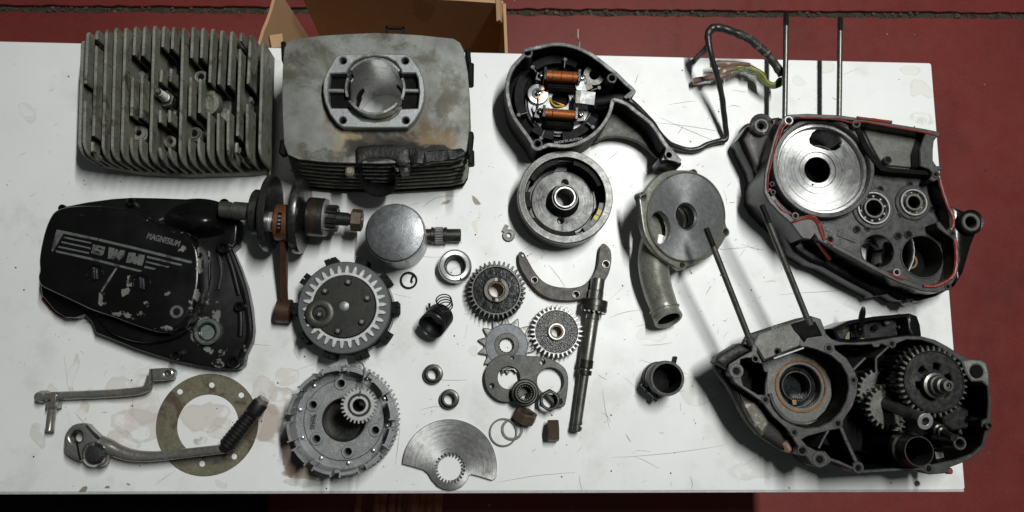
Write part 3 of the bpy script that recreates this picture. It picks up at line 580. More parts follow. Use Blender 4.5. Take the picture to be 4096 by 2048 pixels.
# ------------------------------------------------------------------ black clutch side cover
q = Z(100, 750, 1.717); zp = .058
cv = thing('clutch_cover', 'black painted side cover with chipped paint and raised winged SWM emblem', 'engine cover', 570, 1130)
base = [(100, 640), (104, 700), (112, 745), (200, 850), (270, 893), (340, 893), (400, 872), (450, 920), (482, 1000), (600, 1045), (760, 1110), (900, 1155), (1080, 1203), (1200, 1228), (1300, 1245), (1400, 1250), (1460, 1248), (1490, 1222), (1502, 1150), (1545, 1060), (1556, 980), (1542, 820), (1512, 680), (1462, 540), (1412, 425), (1455, 390), (1466, 220), (1402, 120), (1370, 90), (1330, 95), (1100, 76), (900, 69), (730, 66), (600, 74), (420, 98), (250, 132), (200, 200), (140, 400)]
part('cover_body', plate(q.l(base), 0, .024, [], .0035, br=3), M['black'], cv)
pan = [(90, 570), (80, 605), (85, 645), (105, 675), (150, 700), (300, 770), (450, 840), (600, 890), (700, 930), (850, 980), (960, 1000), (1040, 972), (1100, 920), (1155, 830), (1195, 700), (1205, 600), (1203, 480), (1178, 390), (1120, 320), (1050, 280), (900, 235), (760, 160), (600, 130), (450, 118), (300, 125), (215, 148), (170, 190), (130, 280), (100, 400), (86, 500)]
def make_cover_mat():
    t = NT('chipped_black_paint'); c = t.mix(t.lin(t.noise(25), .3, .7, 0, 1), (.003, .003, .0033), (.0055, .0055, .0055))
    O = P(570, 1130, 0); W = t.warp(60, .02); ms = None
    for (x, y, rx, ry) in ((760, 870, 70, 30), (540, 765, 30, 38), (620, 860, 80, 16), (940, 970, 85, 26), (700, 720, 32, 40), (1000, 722, 26, 16), (830, 800, 20, 22), (1130, 860, 22, 90), (1190, 740, 18, 60), (1195, 500, 14, 90), (1090, 420, 20, 18), (1320, 860, 36, 90), (1360, 1140, 40, 30), (1320, 1200, 46, 26), (860, 180, 16, 12), (800, 225, 18, 14), (735, 640, 30, 44), (1270, 1120, 22, 26), (1500, 1130, 18, 70), (1230, 980, 100, 100), (1060, 310, 60, 8)):
        p = q.w(x, y, zp if x < 1210 and y < 1000 else .024); s = SC(*q(x, y), .05) / 1.717
        d = t.step(t.dist(W, (p.x - O.x, p.y - O.y, 0), (rx * s, ry * s, 1)), 1.0, .9); ms = d if ms is None else t.math('MAXIMUM', ms, d)
    ms = t.math('MULTIPLY', ms, t.step(t.noise(58, 7, .65), .47, .53))
    ms = t.math('MAXIMUM', ms, t.step(t.noise(80, 6, .6), .715, .73))
    c = t.mix(ms, c, t_mix(t)); c = t.mix(t.math('MULTIPLY', t.step(t.noise(16, 8, .7), .55, .75), .5), c, (.010, .0095, .008))
    n = t.bump(t.noise(220, 5, .6), .1, .0007); n = t.bump(ms, -.4, .0004, n)
    t.done(c, t.math('ADD', t.lin(t.noise(14, 6, .7), .3, .7, .14, .40), t.math('MULTIPLY', ms, .25)), 0, n, Specular_IOR_Level=.35); return t.m
def t_mix(t): return t.mix(t.lin(t.noise(90), .3, .7, 0, 1), (.19, .19, .172), (.10, .10, .09))
M['cover'] = make_cover_mat(); cv.children[0].data.materials[0] = M['cover']
pa = plate(q.l(smooth(pan, 3)), .018, zp, [], .006, br=4); part('raised_panel', pa, M['cover'], cv)
dm = []
for s in (1.0, .9, .8, .7, .6, .5, .4, .3, .2, .1, .01):
    z = .0215 + .027 * (1 + math.cos(PI * s ** 1.2)) / 2
    dm.append([q.w(1185 + s * (275 if abs(a - 14) > 7 else 330) * math.cos(a * PI / 28), 225 + s * (150 if a < 28 else 150) * math.sin(a * PI / 28), z) for a in range(56)])
part('crank_dome', loft(dm, True, False, True), M['cover'], cv)
b2 = [(495, 880), (640, 905), (850, 985), (960, 1005), (1060, 975), (1120, 925), (1130, 960), (1060, 1020), (940, 1060), (800, 1068), (660, 1035), (560, 975)]
part('clutch_step', plate(q.l(smooth(b2, 3)), .018, .034, [], .003, br=2), M['cover'], cv)
for path, r in (([(1328, 450), (1344, 520), (1348, 600), (1330, 700)], .0026), ([(1385, 440), (1425, 560), (1450, 660), (1470, 740)], .0032), ([(1478, 850), (1482, 930), (1478, 1020)], .0035), ([(1240, 440), (1262, 560), (1250, 690), (1215, 800)], .003)):
    part('casting_rib', tube(smooth([tuple(q.w(x, y, .0245)) for x, y in path], 6, False), r, 10), M['cover'], cv)
part('joint_rim', tube(smooth([tuple(q.w(x, y, .0225)) for x, y in ((1400, 425), (1450, 545), (1500, 690), (1530, 830), (1545, 980), (1532, 1060), (1492, 1150), (1480, 1215))], 5, False), .0042, 10), M['cover'], cv)
part('sealant_bead', tube(smooth([tuple(q.w(x, y, .010)) for x, y in ((1556, 985), (1555, 1020), (1535, 1070), (1508, 1130), (1504, 1180), (1512, 1200))], 5, False), .0026, 8), M['seal'], cv)
part('sealant_bead', tube(smooth([tuple(q.w(x, y, .004)) for x, y in ((120, 760), (180, 830), (250, 885), (330, 900))], 5, False), .0018, 8), M['seal'], cv)
for x, y, r, z in ((722, 98, 30, .032), (1355, 408, 44, .036), (1466, 815, 34, .034), (1030, 1150, 34, .034), (1425, 1196, 44, .034), (250, 140, 26, .032), (1365, 108, 34, .036)):
    c = q.w(x, y, z); k = SC(*q(x, y), z) / 1.717
    part('screw_boss', ring((c.x, c.y, 0), r * .5 * k, r * k, .012, z, 28, b=.0022), M['cover'], cv)
    part('screw_hole', disc((c.x, c.y, 0), r * .52 * k, .012, z - .006, 18), M['deep'], cv)
for x, y, r in ((478, 588, 62), (798, 655, 62)):
    c = q.w(x, y, zp); k = SC(*q(x, y), zp) / 1.717
    cap = part('inspection_cap', J(ring((c.x, c.y, 0), r * .86 * k, r * k, zp - .004, zp + .0012, 36), disc((c.x, c.y, 0), r * .86 * k, zp - .004, zp + .0004, 36)), M['black'], cv, (c.x, c.y, zp))
    part('slot', J(boxm((c.x - .0012, c.y, zp + .0012), (.0018, r * 1.3 * k, .003), .12), boxm((c.x + .0022, c.y - .001, zp + .0012), (.0014, r * 1.2 * k, .003), .12)), M['oily'], cap)
c = q.w(1042, 855, zp); k = SC(*q(1042, 855), zp) / 1.717
part('oil_plug', ring((c.x, c.y, 0), 24 * k, 46 * k, zp - .004, zp + .002, 30, b=.001), M['emblem'], cv, (c.x, c.y, zp)); part('plug_core', disc((c.x, c.y, 0), 25 * k, zp - .004, zp - .0005, 20), M['black'], cv)
c = q.w(1245, 990, .034); k = SC(*q(1245, 990), .034) / 1.717
sg = part('sight_glass', ring((c.x, c.y, 0), 62 * k, 92 * k, .015, .034, 44, b=.002), M['emblem'], cv, (c.x, c.y, .034))
part('seal_ring', ring((c.x, c.y, 0), 56 * k, 63 * k, .02, .0325, 40, b=.001), M['black'], sg); part('pane', disc((c.x, c.y, 0), 57 * k, .018, .0265, 40), M['glass'], sg)
# emblem, in the enlargement at (160,900) x4.025
e = Z(160, 900, 4.025); ze = zp + .0007
def em(pts): return plate(e.l(pts), zp - .001, ze, [], .0002)
em_bars = [[(270, 72), (345, 85), (900, 205), (1500, 345), (2445, 580), (2440, 615), (2400, 615), (1480, 385), (890, 245), (375, 140), (205, 425), (180, 420), (205, 310), (250, 120)],
 [(245, 405), (300, 415), (800, 520), (1250, 632), (1650, 735), (1600, 757), (1240, 670), (790, 560), (260, 440)],
 [(385, 182), (825, 280), (818, 302), (375, 212)], [(345, 258), (812, 362), (808, 388), (335, 285)], [(300, 335), (795, 440), (780, 465), (285, 362)],
 [(1720, 495), (2295, 630), (2270, 656), (2230, 652), (1718, 528)], [(1705, 578), (2090, 668), (2060, 690), (1700, 605)], [(1685, 655), (1870, 700), (1830, 722), (1675, 690)]]
for bpts in em_bars: part('emblem_bar', em(bpts), M['emblem'], cv)
L3 = {'S': [(850, 310), (1045, 350), (1040, 400), (985, 388), (983, 370), (935, 362), (930, 385), (1035, 412), (1020, 470), (975, 500), (820, 455), (830, 405), (890, 420), (893, 440), (950, 450), (955, 432), (838, 398)],
      'W': [(1105, 355), (1200, 372), (1195, 440), (1215, 385), (1255, 392), (1250, 465), (1290, 400), (1365, 412), (1350, 500), (1265, 580), (1225, 520), (1180, 555), (1090, 540)],
      'M': [(1425, 440), (1540, 450), (1535, 500), (1570, 510), (1590, 465), (1685, 485), (1665, 590), (1640, 660), (1560, 640), (1560, 600), (1540, 635), (1490, 622), (1480, 580), (1460, 615), (1380, 605)]}
for kx in 'SWM': part('emblem_letter', em(L3[kx]), M['emblem'], cv)
p0, p1_ = e.w(1730, 175, ze), e.w(2250, 310, ze); u = (p1_ - p0); wl = u.length; u.normalize()
m = text('MAGNESIUM', .0098, .0008, ((p0 + p1_) / 2, u, Vector((-u.y, u.x, 0)), Vector((0, 0, 1))), .0003)
xs = [(Vector(v) - p0).dot(u) for v in m[0]]; kf = wl / (max(xs) - min(xs))
m = text('MAGNESIUM', .0098, .0008, ((p0 + p1_) / 2, u, Vector((-u.y, u.x, 0)), Vector((0, 0, 1))), .0003, sx=kf)
part('raised_lettering', m, M['emblem'], cv)
part('cast_ridge', tube([e.w(1235, 690, zp), e.w(1110, 880, zp), e.w(985, 1080, zp)], [.0012, .0018, .0012], 8), M['emblem'], cv)

# ------------------------------------------------------------------ crankshaft with connecting rod
q = Z(950, 680, 1.717); za = .047
ck = thing('crankshaft', 'crankshaft with two round webs and a rusty brown connecting rod', 'crankshaft', 1170, 870)
a, b = P(880, 838, za), P(1449, 882, za); ax = (b - a).normalized(); L_ = (b - a).length
def tx(x): return ((950 + x / 1.717) - 880) / (1449 - 880) * L_     # enlargement x -> distance along the axis
kz = SC(1150, 850, za) / 1.717
def cyl(name, prof, m, par=ck, seg=48): return part(name, lathe(a, [(r * kz, tx(x)) for r, x in prof], seg, ax), m, par, a)
cyl('stub_shaft', [(50, -118), (57, -112), (57, -40), (50, -36), (50, -24), (62, -22), (62, 85), (74, 86), (74, 112)], M['steel_mid'])
cyl('main_bearing', [(70, 108), (146, 108), (156, 118), (156, 160), (150, 166), (135, 168), (135, 178), (156, 182), (156, 200)], M['steel_dk'])
cyl('crank_web', [(120, 198), (252, 200), (262, 212), (262, 240), (255, 250), (60, 252)], M['web'], seg=72)
cyl('crank_web', [(60, 398), (254, 400), (262, 412), (262, 446), (255, 458), (120, 462)], M['web'], seg=72)
pin = a + ax * tx(325) + Vector((0, 0, .014)); pin = pin + Vector((0, -.002, 0))
cyl('main_bearing', [(90, 462), (126, 486), (132, 492), (132, 592), (128, 598), (105, 600)], M['steel_dk'])
M['tint'] = mat('brown_heat_tint', (.10, .062, .04), (.07, .05, .036), 60, .7, (.28, .4), .1, 300)
cyl('bearing_tint', [(132.6, 512), (133, 520), (133, 545), (132.6, 552)], M['tint'])
cyl('oil_seal_ring', [(100, 598), (128, 600), (128, 614), (100, 616)], M['steel'])
g = gear2((0, 0), 92 * kz, 76 * kz, 16, .1, .34, .6); _, u, v = basis(ax)
part('drive_pinion', ext(g, [], tx(612), tx(688), .0008, (a, u, v, ax)), M['steel_dk'], ck, a)
cyl('taper_shaft', [(50, 686), (47, 690), (46, 760), (40, 764), (40, 800)], M['steel_dk'])
part('crank_nut', hexa(a, 78 * kz, tx(782), tx(858), .25, ax), M['nut'], ck, a); cyl('shaft_end', [(34, 850), (34, 862), (26, 864)], M['steel_mid'])
rod = None
z_b, z_s = .062, .016; cb = P(*q(318, 362), z_b); cs = P(*q(322, 968), z_s)
rod = part('connecting_rod', lathe(cb, [(.012, -.0085), (.0205, -.0085), (.0215, -.0075), (.0215, .0075), (.0205, .0085), (.012, .0085)], 40, ax, True), M['orange'], ck, cb)
d = (cs - cb); Lr = d.length; d.normalize(); n = ax.cross(d).normalized(); secs = []
for t, w, h in ((.016, .0105, .016), (.03, .0085, .0125), (.06, .0075, .0105), (Lr - .028, .0070, .0088), (Lr - .011, .0080, .0100)):
    o = cb + d * t; secs.append([o + ax * w * sx * .5 + n * h * sy * .5 for sx, sy in ((-.7, -1), (.7, -1), (1, -.7), (1, -.3), (.55, -.25), (.55, .25), (1, .3), (1, .7), (.7, 1), (-.7, 1), (-1, .7), (-1, .3), (-.55, .25), (-.55, -.25), (-1, -.3), (-1, -.7))])
part('shank', loft(secs, True, True, True), M['rust'], rod, cb)
part('small_end', lathe(cs, [(.0085, -.0085), (.0138, -.0085), (.0145, -.0078), (.0145, .0078), (.0138, .0085), (.0085, .0085)], 36, ax, True), M['rust'], rod, cs)
part('oil_slot', boxm(cb + Vector((.000, -.003, .0212)), (.0042, .022, .003), 0, -.1), M['deep'], rod)
for i in range(4): part('needle_roller', disc(cb + Vector((0, .003 - i * .0045, .0222)), .0014, -.0018, .0018, 8, ax), M['steel'], rod)
part('crank_pin', disc(cb, .0118, tx(395) - tx(398) - .018, .018, 24, ax), M['steel'], ck, cb)

# ------------------------------------------------------------------ piston and its pin
zc = .068; c = P(*q(1083, 428), zc); r = 204 * SC(*q(1083, 428), zc) / 1.717
ps = thing('piston', 'upright grey piston with a domed crown and a thin ring', 'piston', 1600, 980)
part('crown', lathe((c.x, c.y, 0), [(r - .001, zc - .0042), (r - .001, zc - .0022), (r - .0009, zc - .001), (r - .0018, zc), (r * .8, zc + .0010), (r * .55, zc + .0018), (r * .3, zc + .0023), (.0001, zc + .0025)], 72, caps=False), mat('piston_crown', (.20, .206, .213), (.12, .124, .13), 40, .7, (.26, .42), .22, 620, (.05, .048, .045), 38, .57, .68, .3), ps, (c.x, c.y, zc))
part('skirt', lathe((c.x, c.y, 0), [(r - .006, .0), (r - .0012, 0), (r - .0004, .001), (r - .0004, zc - .014), (r - .0025, zc - .0135), (r - .0025, zc - .012), (r - .0008, zc - .0115), (r - .0008, zc - .0078), (r - .003, zc - .0076), (r - .003, zc - .0045), (r - .001, zc - .0042)], 72), mat('piston_skirt', (.50, .51, .52), (.40, .41, .42), 30, .6, (.3, .42), .06, 400, (.2, .2, .2), 40, .62, .75, .4), ps, (c.x, c.y, 0))
rg = []; n = 80
for i in range(n + 1):
    aa = math.radians(84) + math.radians(356.5) * i / n - math.radians(0)
    rg.append([(c.x + (r + dr) * math.cos(aa), c.y + (r + dr) * math.sin(aa), zc - z) for dr, z in ((-.002, .0074), (.0006, .0074), (.0006, .0046), (-.002, .0046))])
part('piston_ring', loft(rg, True, True, True), M['steel_mid'], ps, (c.x, c.y, zc))
pn = thing('wrist_pin', 'steel wrist pin with a dark needle cage lying beside the piston', 'piston pin', 1765, 945)
a, b = q.w(1262, 449, .0105), q.w(1535, 449, .0105); ax = (b - a).normalized(); L_ = (b - a).length
part('pin', lathe(a, [(.006, 0), (.0083, .0005), (.0083, L_ - .001), (.0072, L_), (.0045, L_), (.0045, L_ - .02)], 28, ax), M['steel_dk'], pn, a)
x0, x1 = (q.w(1330, 449, .0105) - a).dot(ax), (q.w(1440, 449, .0105) - a).dot(ax)
part('needle_cage', J(ring(a, .0084, .0104, x0, x0 + .004, 30, ax), ring(a, .0084, .0104, x1 - .004, x1, 30, ax), ring(a, .0082, .0092, x0, x1, 30, ax)), M['steel_dk'], pn, a)
_, u, v = basis(ax)
nd = part('needle_roller', disc((0, 0, 0), .00115, -(x1 - x0) / 2 + .005, (x1 - x0) / 2 - .005, 8, ax), M['steel'], pn, (0, 0, 0)); s0 = True
for i in range(18):
    t = 2 * PI * i / 18; p = a + ax * (x0 + x1) / 2 + (u * math.cos(t) + v * math.sin(t)) * .0096
    if s0: nd.location = p - wloc(pn); s0 = False
    else: copyat(nd, 'needle_roller', p, pn)

# ------------------------------------------------------------------ clutch plate pack
q = Z(1000, 1000, 2.4529)
cp = thing('clutch_pack', 'clutch plate pack with black friction tabs around a light toothed ring', 'clutch', 1380, 1240)
z1 = .046; kz = SC(1377, 1230, z1) / 2.4529; c = q.w(925, 563, z1); O = (c.x, c.y, z1)
def tabbed(r, rt, n, hw, ph):
    o = []
    for i in range(n):
        a0 = ph + 2 * PI * i / n
        for t in range(5): aa = a0 - 2 * PI / n + hw + (2 * PI / n - 2 * hw) * t / 4; o.append((c.x + r * math.cos(aa), c.y + r * math.sin(aa)))
        for s in (-1, -.06, -.05, .05, .06, 1):
            rr = rt if abs(s) != .05 else rt - .0035
            aa = a0 + s * hw * .93; o.append((c.x + rr * math.cos(aa), c.y + rr * math.sin(aa)))
    return o
for i in range(5):
    z = .006 + i * .0075
    part('friction_plate', ext(tabbed(448 * kz, 524 * kz, 10, .125, .02), [circ(c, 330 * kz, 40)], z, z + .0034, .0004), M['black_matte'], cp, O)
    if i < 4: part('steel_plate', ring((c.x, c.y, 0), 340 * kz, 436 * kz, z + .0036, z + .0073, 56), M['steel_mid'], cp, O)
part('backing_plate', ring((c.x, c.y, 0), 330 * kz, 462 * kz, .001, .0058, 64), M['alu_cast'], cp, O)
part('pressure_plate', ring((c.x, c.y, 0), 300 * kz, 456 * kz, .0408, z1, 80, b=.0012), M['grey_mag'], cp, O)
ca = q.w(926, 556, z1 + .0028)
part('hub_ring', ext(gear2(ca, 408 * kz, 340 * kz, 30, .07, .22, .60), [circ(ca, 312 * kz, 64)], z1 - .002, z1 + .0028, .0005), mat('bare_clutch_hub', (.62, .63, .63), (.52, .53, .53), 40, .4, (.34, .46), .08, 300, (.25, .25, .25), 40, .64, .74, .3), cp, (ca.x, ca.y, z1))
part('groove', ring((ca.x, ca.y, 0), 300 * kz, 326 * kz, z1 - .01, z1 - .001, 64), M['black'], cp)
cd = q.w(921, 552, z1 + .005)
part('inner_disc', disc((cd.x, cd.y, 0), 307 * kz, .01, z1 + .005, 72), mat('dark_pressure_disc', (.036, .034, .030), (.026, .025, .023), 30, .6, (.34, .5), .12, 300, (.06, .058, .052), 14, .54, .8, .6), cp, (cd.x, cd.y, z1))
b0 = None
for x, y in ((965, 312), (737, 400), (1152, 470), (1098, 703), (863, 792), (682, 630)):
    zb = z1 + .005 if x != 682 else z1 + .0075; p = q.w(x, y, zb + .004)
    m = J(disc((p.x, p.y, zb), .0042, 0, .0016, 20), hexa((p.x, p.y, zb), .0040, .0012, .0052, random.random()))
    bo = part('plate_bolt', m, M['steel_dk'], cp, (p.x, p.y, zb))
    part('drive_recess', J(boxm((p.x, p.y, zb + .0052), (.0042, .0009, .0005), .6), boxm((p.x, p.y, zb + .0052), (.0009, .0042, .0006), .6)), M['steel'], bo)
M['washer'] = mat('dull_spring_washer', (.062, .060, .050), (.045, .044, .037), 60, .5, (.35, .5), .1, 300)
p = q.w(680, 620, z1 + .008)
part('spring_washer', lathe((p.x, p.y, 0), [(62 * kz, z1 + .0035), (70 * kz, z1 + .0052), (72 * kz, z1 + .0075), (84 * kz, z1 + .008), (128 * kz, z1 + .0078), (139 * kz, z1 + .0070), (139 * kz, z1 + .0055), (60 * kz, z1 + .0045)], 48, closed=True), M['washer'], cp, (p.x, p.y, z1))
part('spring_cup', disc((p.x, p.y, 0), 66 * kz, z1 + .003, z1 + .0066, 30), M['steel_dk'], cp)
p = q.w(922, 550, z1 + .0075); part('push_rod_end', lathe((p.x, p.y, 0), [(46 * kz, z1 + .004), (46 * kz, z1 + .0062), (40 * kz, z1 + .0064), (38 * kz, z1 + .0075), (20 * kz, z1 + .0082)], 28), M['alu_cast'], cp, (p.x, p.y, z1))

# ------------------------------------------------------------------ clutch basket
q = Z(1050, 1400, 1.988)
bk = thing('clutch_basket', 'grey aluminium clutch basket with slotted wall and outer ring gear', 'clutch basket', 1380, 1680)
zg, zt, zfl = .020, .056, .026; kz = SC(1375, 1680, .04) / 1.988
cg = q.w(655, 552, zg); O = (cg.x, cg.y, zg); cg2 = (cg.x, cg.y)
part('ring_gear', ext(gear2(cg2, 449 * kz, 423 * kz, 66, 0, .3, .62), [circ(cg2, 370 * kz, 64)], .008, zg, .0006), M['steel'], bk, O)
part('floor_plate', ext(circ(cg2, 405 * kz, 72), [circ(cg2, 172 * kz, 48)] + [circ(tuple(q.w(x, y, zfl)[:2]), 29 * kz, 20) for x, y in ((625, 266), (402, 436), (430, 706), (680, 808), (898, 638), (850, 366))], zg - .006, zfl - .002, .001), M['alu_cast'], bk, O)
part('raised_floor', ext(circ(cg2, 330 * kz, 72), [circ(cg2, 172 * kz, 48)] + [circ(tuple(q.w(x, y, zfl)[:2]), 29 * kz, 20) for x, y in ((625, 266), (402, 436), (430, 706), (680, 808), (898, 638), (850, 366))], zfl - .003, zfl, .0012), M['alu_cast'], bk, O)
part('hub_well', J(ring((cg.x, cg.y, 0), 168 * kz, 178 * kz, .006, zfl + .001, 56, b=.001), disc((cg.x, cg.y, 0), 172 * kz, .002, .008, 40)), M['steel_dk'], bk, O)
for x, y in ((625, 266), (402, 436), (430, 706), (680, 808), (898, 638), (850, 366)):
    p = q.w(x, y, zfl); part('bolt_pad', ring((p.x, p.y, 0), 30 * kz, 54 * kz, zfl - .001, zfl + .0016, 32, b=.0007), M['alu_cast'], bk, (p.x, p.y, zfl))
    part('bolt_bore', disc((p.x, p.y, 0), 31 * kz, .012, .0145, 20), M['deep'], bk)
for x, y in ((610, 190), (830, 228), (968, 385), (990, 602), (882, 798), (682, 898), (466, 858), (317, 695), (297, 474), (410, 284)):
    p = q.w(x, y, zfl + .002); part('rivet', lathe((p.x, p.y, 0), [(17 * kz, zfl - .004), (17 * kz, zfl + .001), (12 * kz, zfl + .0022), (4 * kz, zfl + .0026)], 16), M['alu'], bk, (p.x, p.y, zfl))
# wall: a low ring, then twelve tall fingers, each with a raised outer pad
part('wall_ring', ring((cg.x, cg.y, 0), 392 * kz, 424 * kz, zg - .002, .034, 72), M['alu_cast'], bk, O)
for i in range(12):
    a0 = math.radians(12 + i * 30)
    W_ = math.radians(21.5)
    fgr = part('basket_finger', arcring(Vector((cg.x, cg.y, 0)), 396 * kz, 420 * kz, a0 - W_ / 2, a0 + W_ / 2, .033, zt, 8), M['alu_cast'], bk, O)
    part('finger_pad', arcring(Vector((cg.x, cg.y, 0)), 419 * kz, 432 * kz, a0 - W_ / 2 + .03, a0 + W_ / 2 - .03, .036, zt - .006, 8), M['alu_cast'], fgr, O)
    for s in (-1, 1): part('finger_rib', arcring(Vector((cg.x, cg.y, 0)), 386 * kz, 436 * kz, a0 + s * (W_ / 2 - .012) - .014, a0 + s * (W_ / 2 - .012) + .014, .024, zt + .0008, 2), M['alu_cast'], fgr, O)
u = (q.w(395, 640, zfl) - q.w(412, 500, zfl)).normalized(); vv = Vector((-u.y, u.x, 0))
for s, (x, y), sz in (('MADE IN', (410, 570), .0042), ('AUSTRIA', (390, 578), .0042)):
    part('cast_lettering', text(s, sz, .0008, (q.w(x, y, zfl + .0002), u, vv, Vector((0, 0, 1))), .0001), M['steel_dk'], bk)
# pinion leaning on the basket hub
pg = thing('pinion_gear', 'small bright pinion gear sitting on the clutch basket hub', 'gear', *q(768, 440), .03)
zz = .068; k2 = SC(*q(768, 440), zz) / 1.988
tl = Vector((.05, -.06, 1)).normalized(); _, u, v = basis(tl); c = q.w(768, 440, zz); fr = (c, u, v, tl)
part('gear_ring', ext(gear2((0, 0), 148 * k2, 124 * k2, 27, .05, .3, .6), [circ((0, 0), 92 * k2, 48)], -.012, 0, .0007, fr), M['gear_br'], pg, c)
part('groove_ring', ring(c, 72 * k2, 93 * k2, -.012, -.002, 48, tl), M['steel_dk'], pg, c)
part('bush', ring(c, 52 * k2, 74 * k2, -.014, .0006, 48, tl), M['gear_br'], pg, c)
part('bush_lining', ring(c, 48 * k2, 52.5 * k2, -.016, -.001, 40, tl), M['steel_dk'], pg, c)
m2 = c - tl * .014
part('splined_sleeve', J(ext(gear2((0, 0), 88 * k2, 74 * k2, 20, 0, .35, .6), [circ((0, 0), 52 * k2, 32)], -.034, -.002, .0005, (m2, u, v, tl))), M['steel_dk'], pg, m2)
for i in range(3): part('sleeve_collar', ring(m2, 76 * k2, 92 * k2, -.014 - i * .008, -.011 - i * .008, 36, tl), M['steel_mid'], pg, m2)
wp = [(735, 103, .030), (755, 95, .034), (780, 100, .042), (803, 125, .05), (810, 160, .056), (805, 205, .062), (795, 270, .070), (780, 330, .074), (768, 372, .069), (762, 392, .060)]
solo('hook_wire', tube(smooth([tuple(q.w(x, y, z)) for x, y, z in wp], 5, False), .00075, 8), M['chrome'], 'thin bent wire hooked from the basket rim into the small pinion', 'wire', *q(790, 250), .03)

# ------------------------------------------------------------------ little parts in the middle
q = Z(1600, 950, 2.1467)
p = q.w(75, 368, .0015); r = 66 * SC(*q(75, 368)) / 2.1467
def arcpath(c, r, a0, a1, n, z=None, dz=0): return [(c[0] + r * math.cos(math.radians(a0 + (a1 - a0) * i / n)), c[1] + r * math.sin(math.radians(a0 + (a1 - a0) * i / n)), (c[2] if z is None else z) + dz * i / n) for i in range(n + 1)]
pa_ = arcpath(p, r, 400, 42, 44, .001, .002) + [tuple(q.w(x, y, .003)) for x, y in ((122, 330), (106, 335), (98, 372), (108, 385))]
solo('snap_ring', tube(pa_, .0013, 8), M['oily'], 'black wire snap ring with hooked end below the piston', 'snap ring', *q(75, 368))
# collar with inner splines
zt = .022; k = SC(*q(472, 240), zt) / 2.1467; c = q.w(472, 240, zt); O = (c.x, c.y, zt)
sl = thing('spacer_collar', 'bright aluminium collar with splined bore right of the piston', 'collar', *q(465, 250))
part('collar_ring', lathe((c.x, c.y, 0), [(97 * k, .001), (130 * k, 0), (143 * k, .002), (143 * k, .0185), (136 * k, zt - .001), (126 * k, zt), (96 * k, zt), (92 * k, zt - .002), (92 * k, .002)], 64, closed=True), M['alu'], sl, O)
part('inner_sleeve', ring((c.x, c.y, 0), 84 * k, 93 * k, .001, zt - .003, 56), M['steel_dk'], sl, O)
part('splines', ext(circ((c.x, c.y), 85 * k, 56), [gear2((c.x, c.y), 80 * k, 72 * k, 34, 0, .3, .62)], .001, zt - .010, .0003), M['steel_mid'], sl, O)
p = q.w(518, 350, zt); part('pin_hole', disc((p.x, p.y, 0), 10 * k, zt - .004, zt + .0003, 16), M['deep'], sl)
# springs
def helix(c, ax, r, turns, pitch, wr, n=22, seg=8, tail=0, ph=0):
    ax, u, v = basis(ax); pts = [Vector(c) + (u * math.cos(ph + 2 * PI * i / n) + v * math.sin(ph + 2 * PI * i / n)) * r + ax * pitch * i / n for i in range(int(turns * n) + 1)]
    if tail: t = (pts[-1] - pts[-2]).normalized(); pts += [pts[-1] + t * tail * .5, pts[-1] + t * tail]
    return tube(pts, wr, seg)
a_, b_ = q.w(268, 765, .036), q.w(345, 668, .019); k = SC(*q(290, 755), .03) / 2.1467; d = (b_ - a_); tl = Vector((d.x, d.y, -.024)).normalized()
m = helix(a_, tl, 108 * k, 11, .0029, .00145, 26, 8, .012, 1.0)
dz = min(v[2] for v in m[0]); m = ([(v[0], v[1], v[2] - dz) for v in m[0]], m[1])
solo('coil_spring', m, M['spring'], 'large black coil spring lying tilted with its open end showing', 'spring', *q(290, 770))
a_, b_ = q.w(392, 605, .044), q.w(362, 548, .046)
m = helix(a_, Vector((-.10, .40, .55)), 64 * k, 3.6, .0046, .0008, 24, 6)
solo('small_spring', m, M['spring'], 'small thin wire spring lying on top of the big black coil', 'spring', *q(378, 575))
# gears
def gear(name, label, cx, cy, zt, tip, root, n, ph, mats, z, rec, hub, hub2, hole, hz, cat='gear'):
    k = SC(*q(cx, cy), zt) / 2.1467; c = q.w(cx, cy, zt); O = (c.x, c.y, zt)
    t = thing(name, label, cat, cx / 2.1467 + 1600, cy / 2.1467 + 950)
    part('gear_rim', ext(gear2((c.x, c.y), tip * k, root * k, n, ph, .26, .6), [circ((c.x, c.y), rec * k, 64)], z, zt, .0007), mats[0], t, O)
    part('web', ring((c.x, c.y, 0), hole * k, (rec + 2) * k, z + .002, zt - .0022, 64), mats[1], t, O)
    part('hub', ring((c.x, c.y, 0), hub2 * k, hub * k, z, zt + hz, 56, b=.001), mats[2], t, O)
    part('bush', ring((c.x, c.y, 0), hole * k, (hub2 + .5) * k, z, zt + hz - .0006, 48, b=.0008), mats[3], t, O)
    return t, c, k
t, c, k = gear('drive_gear', 'dark oily spur gear with a slotted hub, darkest of the loose gears', 828, 450, .024, 253, 216, 36, .08, (M['steel_dk'], M['oily'], M['steel_dk'], M['brass']), .004, 196, 112, 70, 61, .0015)
for an in (1.62, 4.75): part('dog_slot', boxm((c.x + 88 * k * math.cos(an), c.y + 88 * k * math.sin(an), .0245), (26 * k, 30 * k, .0045), .1), M['steel_mid'], t)
for an in (1.25, 4.45): part('dog_recess', boxm((c.x + 90 * k * math.cos(an), c.y + 90 * k * math.sin(an), .0248), (26 * k, 36 * k, .0036), .2), M['oily'], t)
t, c, k = gear('idler_gear', 'shiny light steel spur gear with thin oily web beside the long shaft', 1345, 808, .017, 228, 194, 33, .02, (M['gear_br'], M['oily_grey'], M['steel'], M['brass']), .003, 182, 76, 52, 44, .0015)
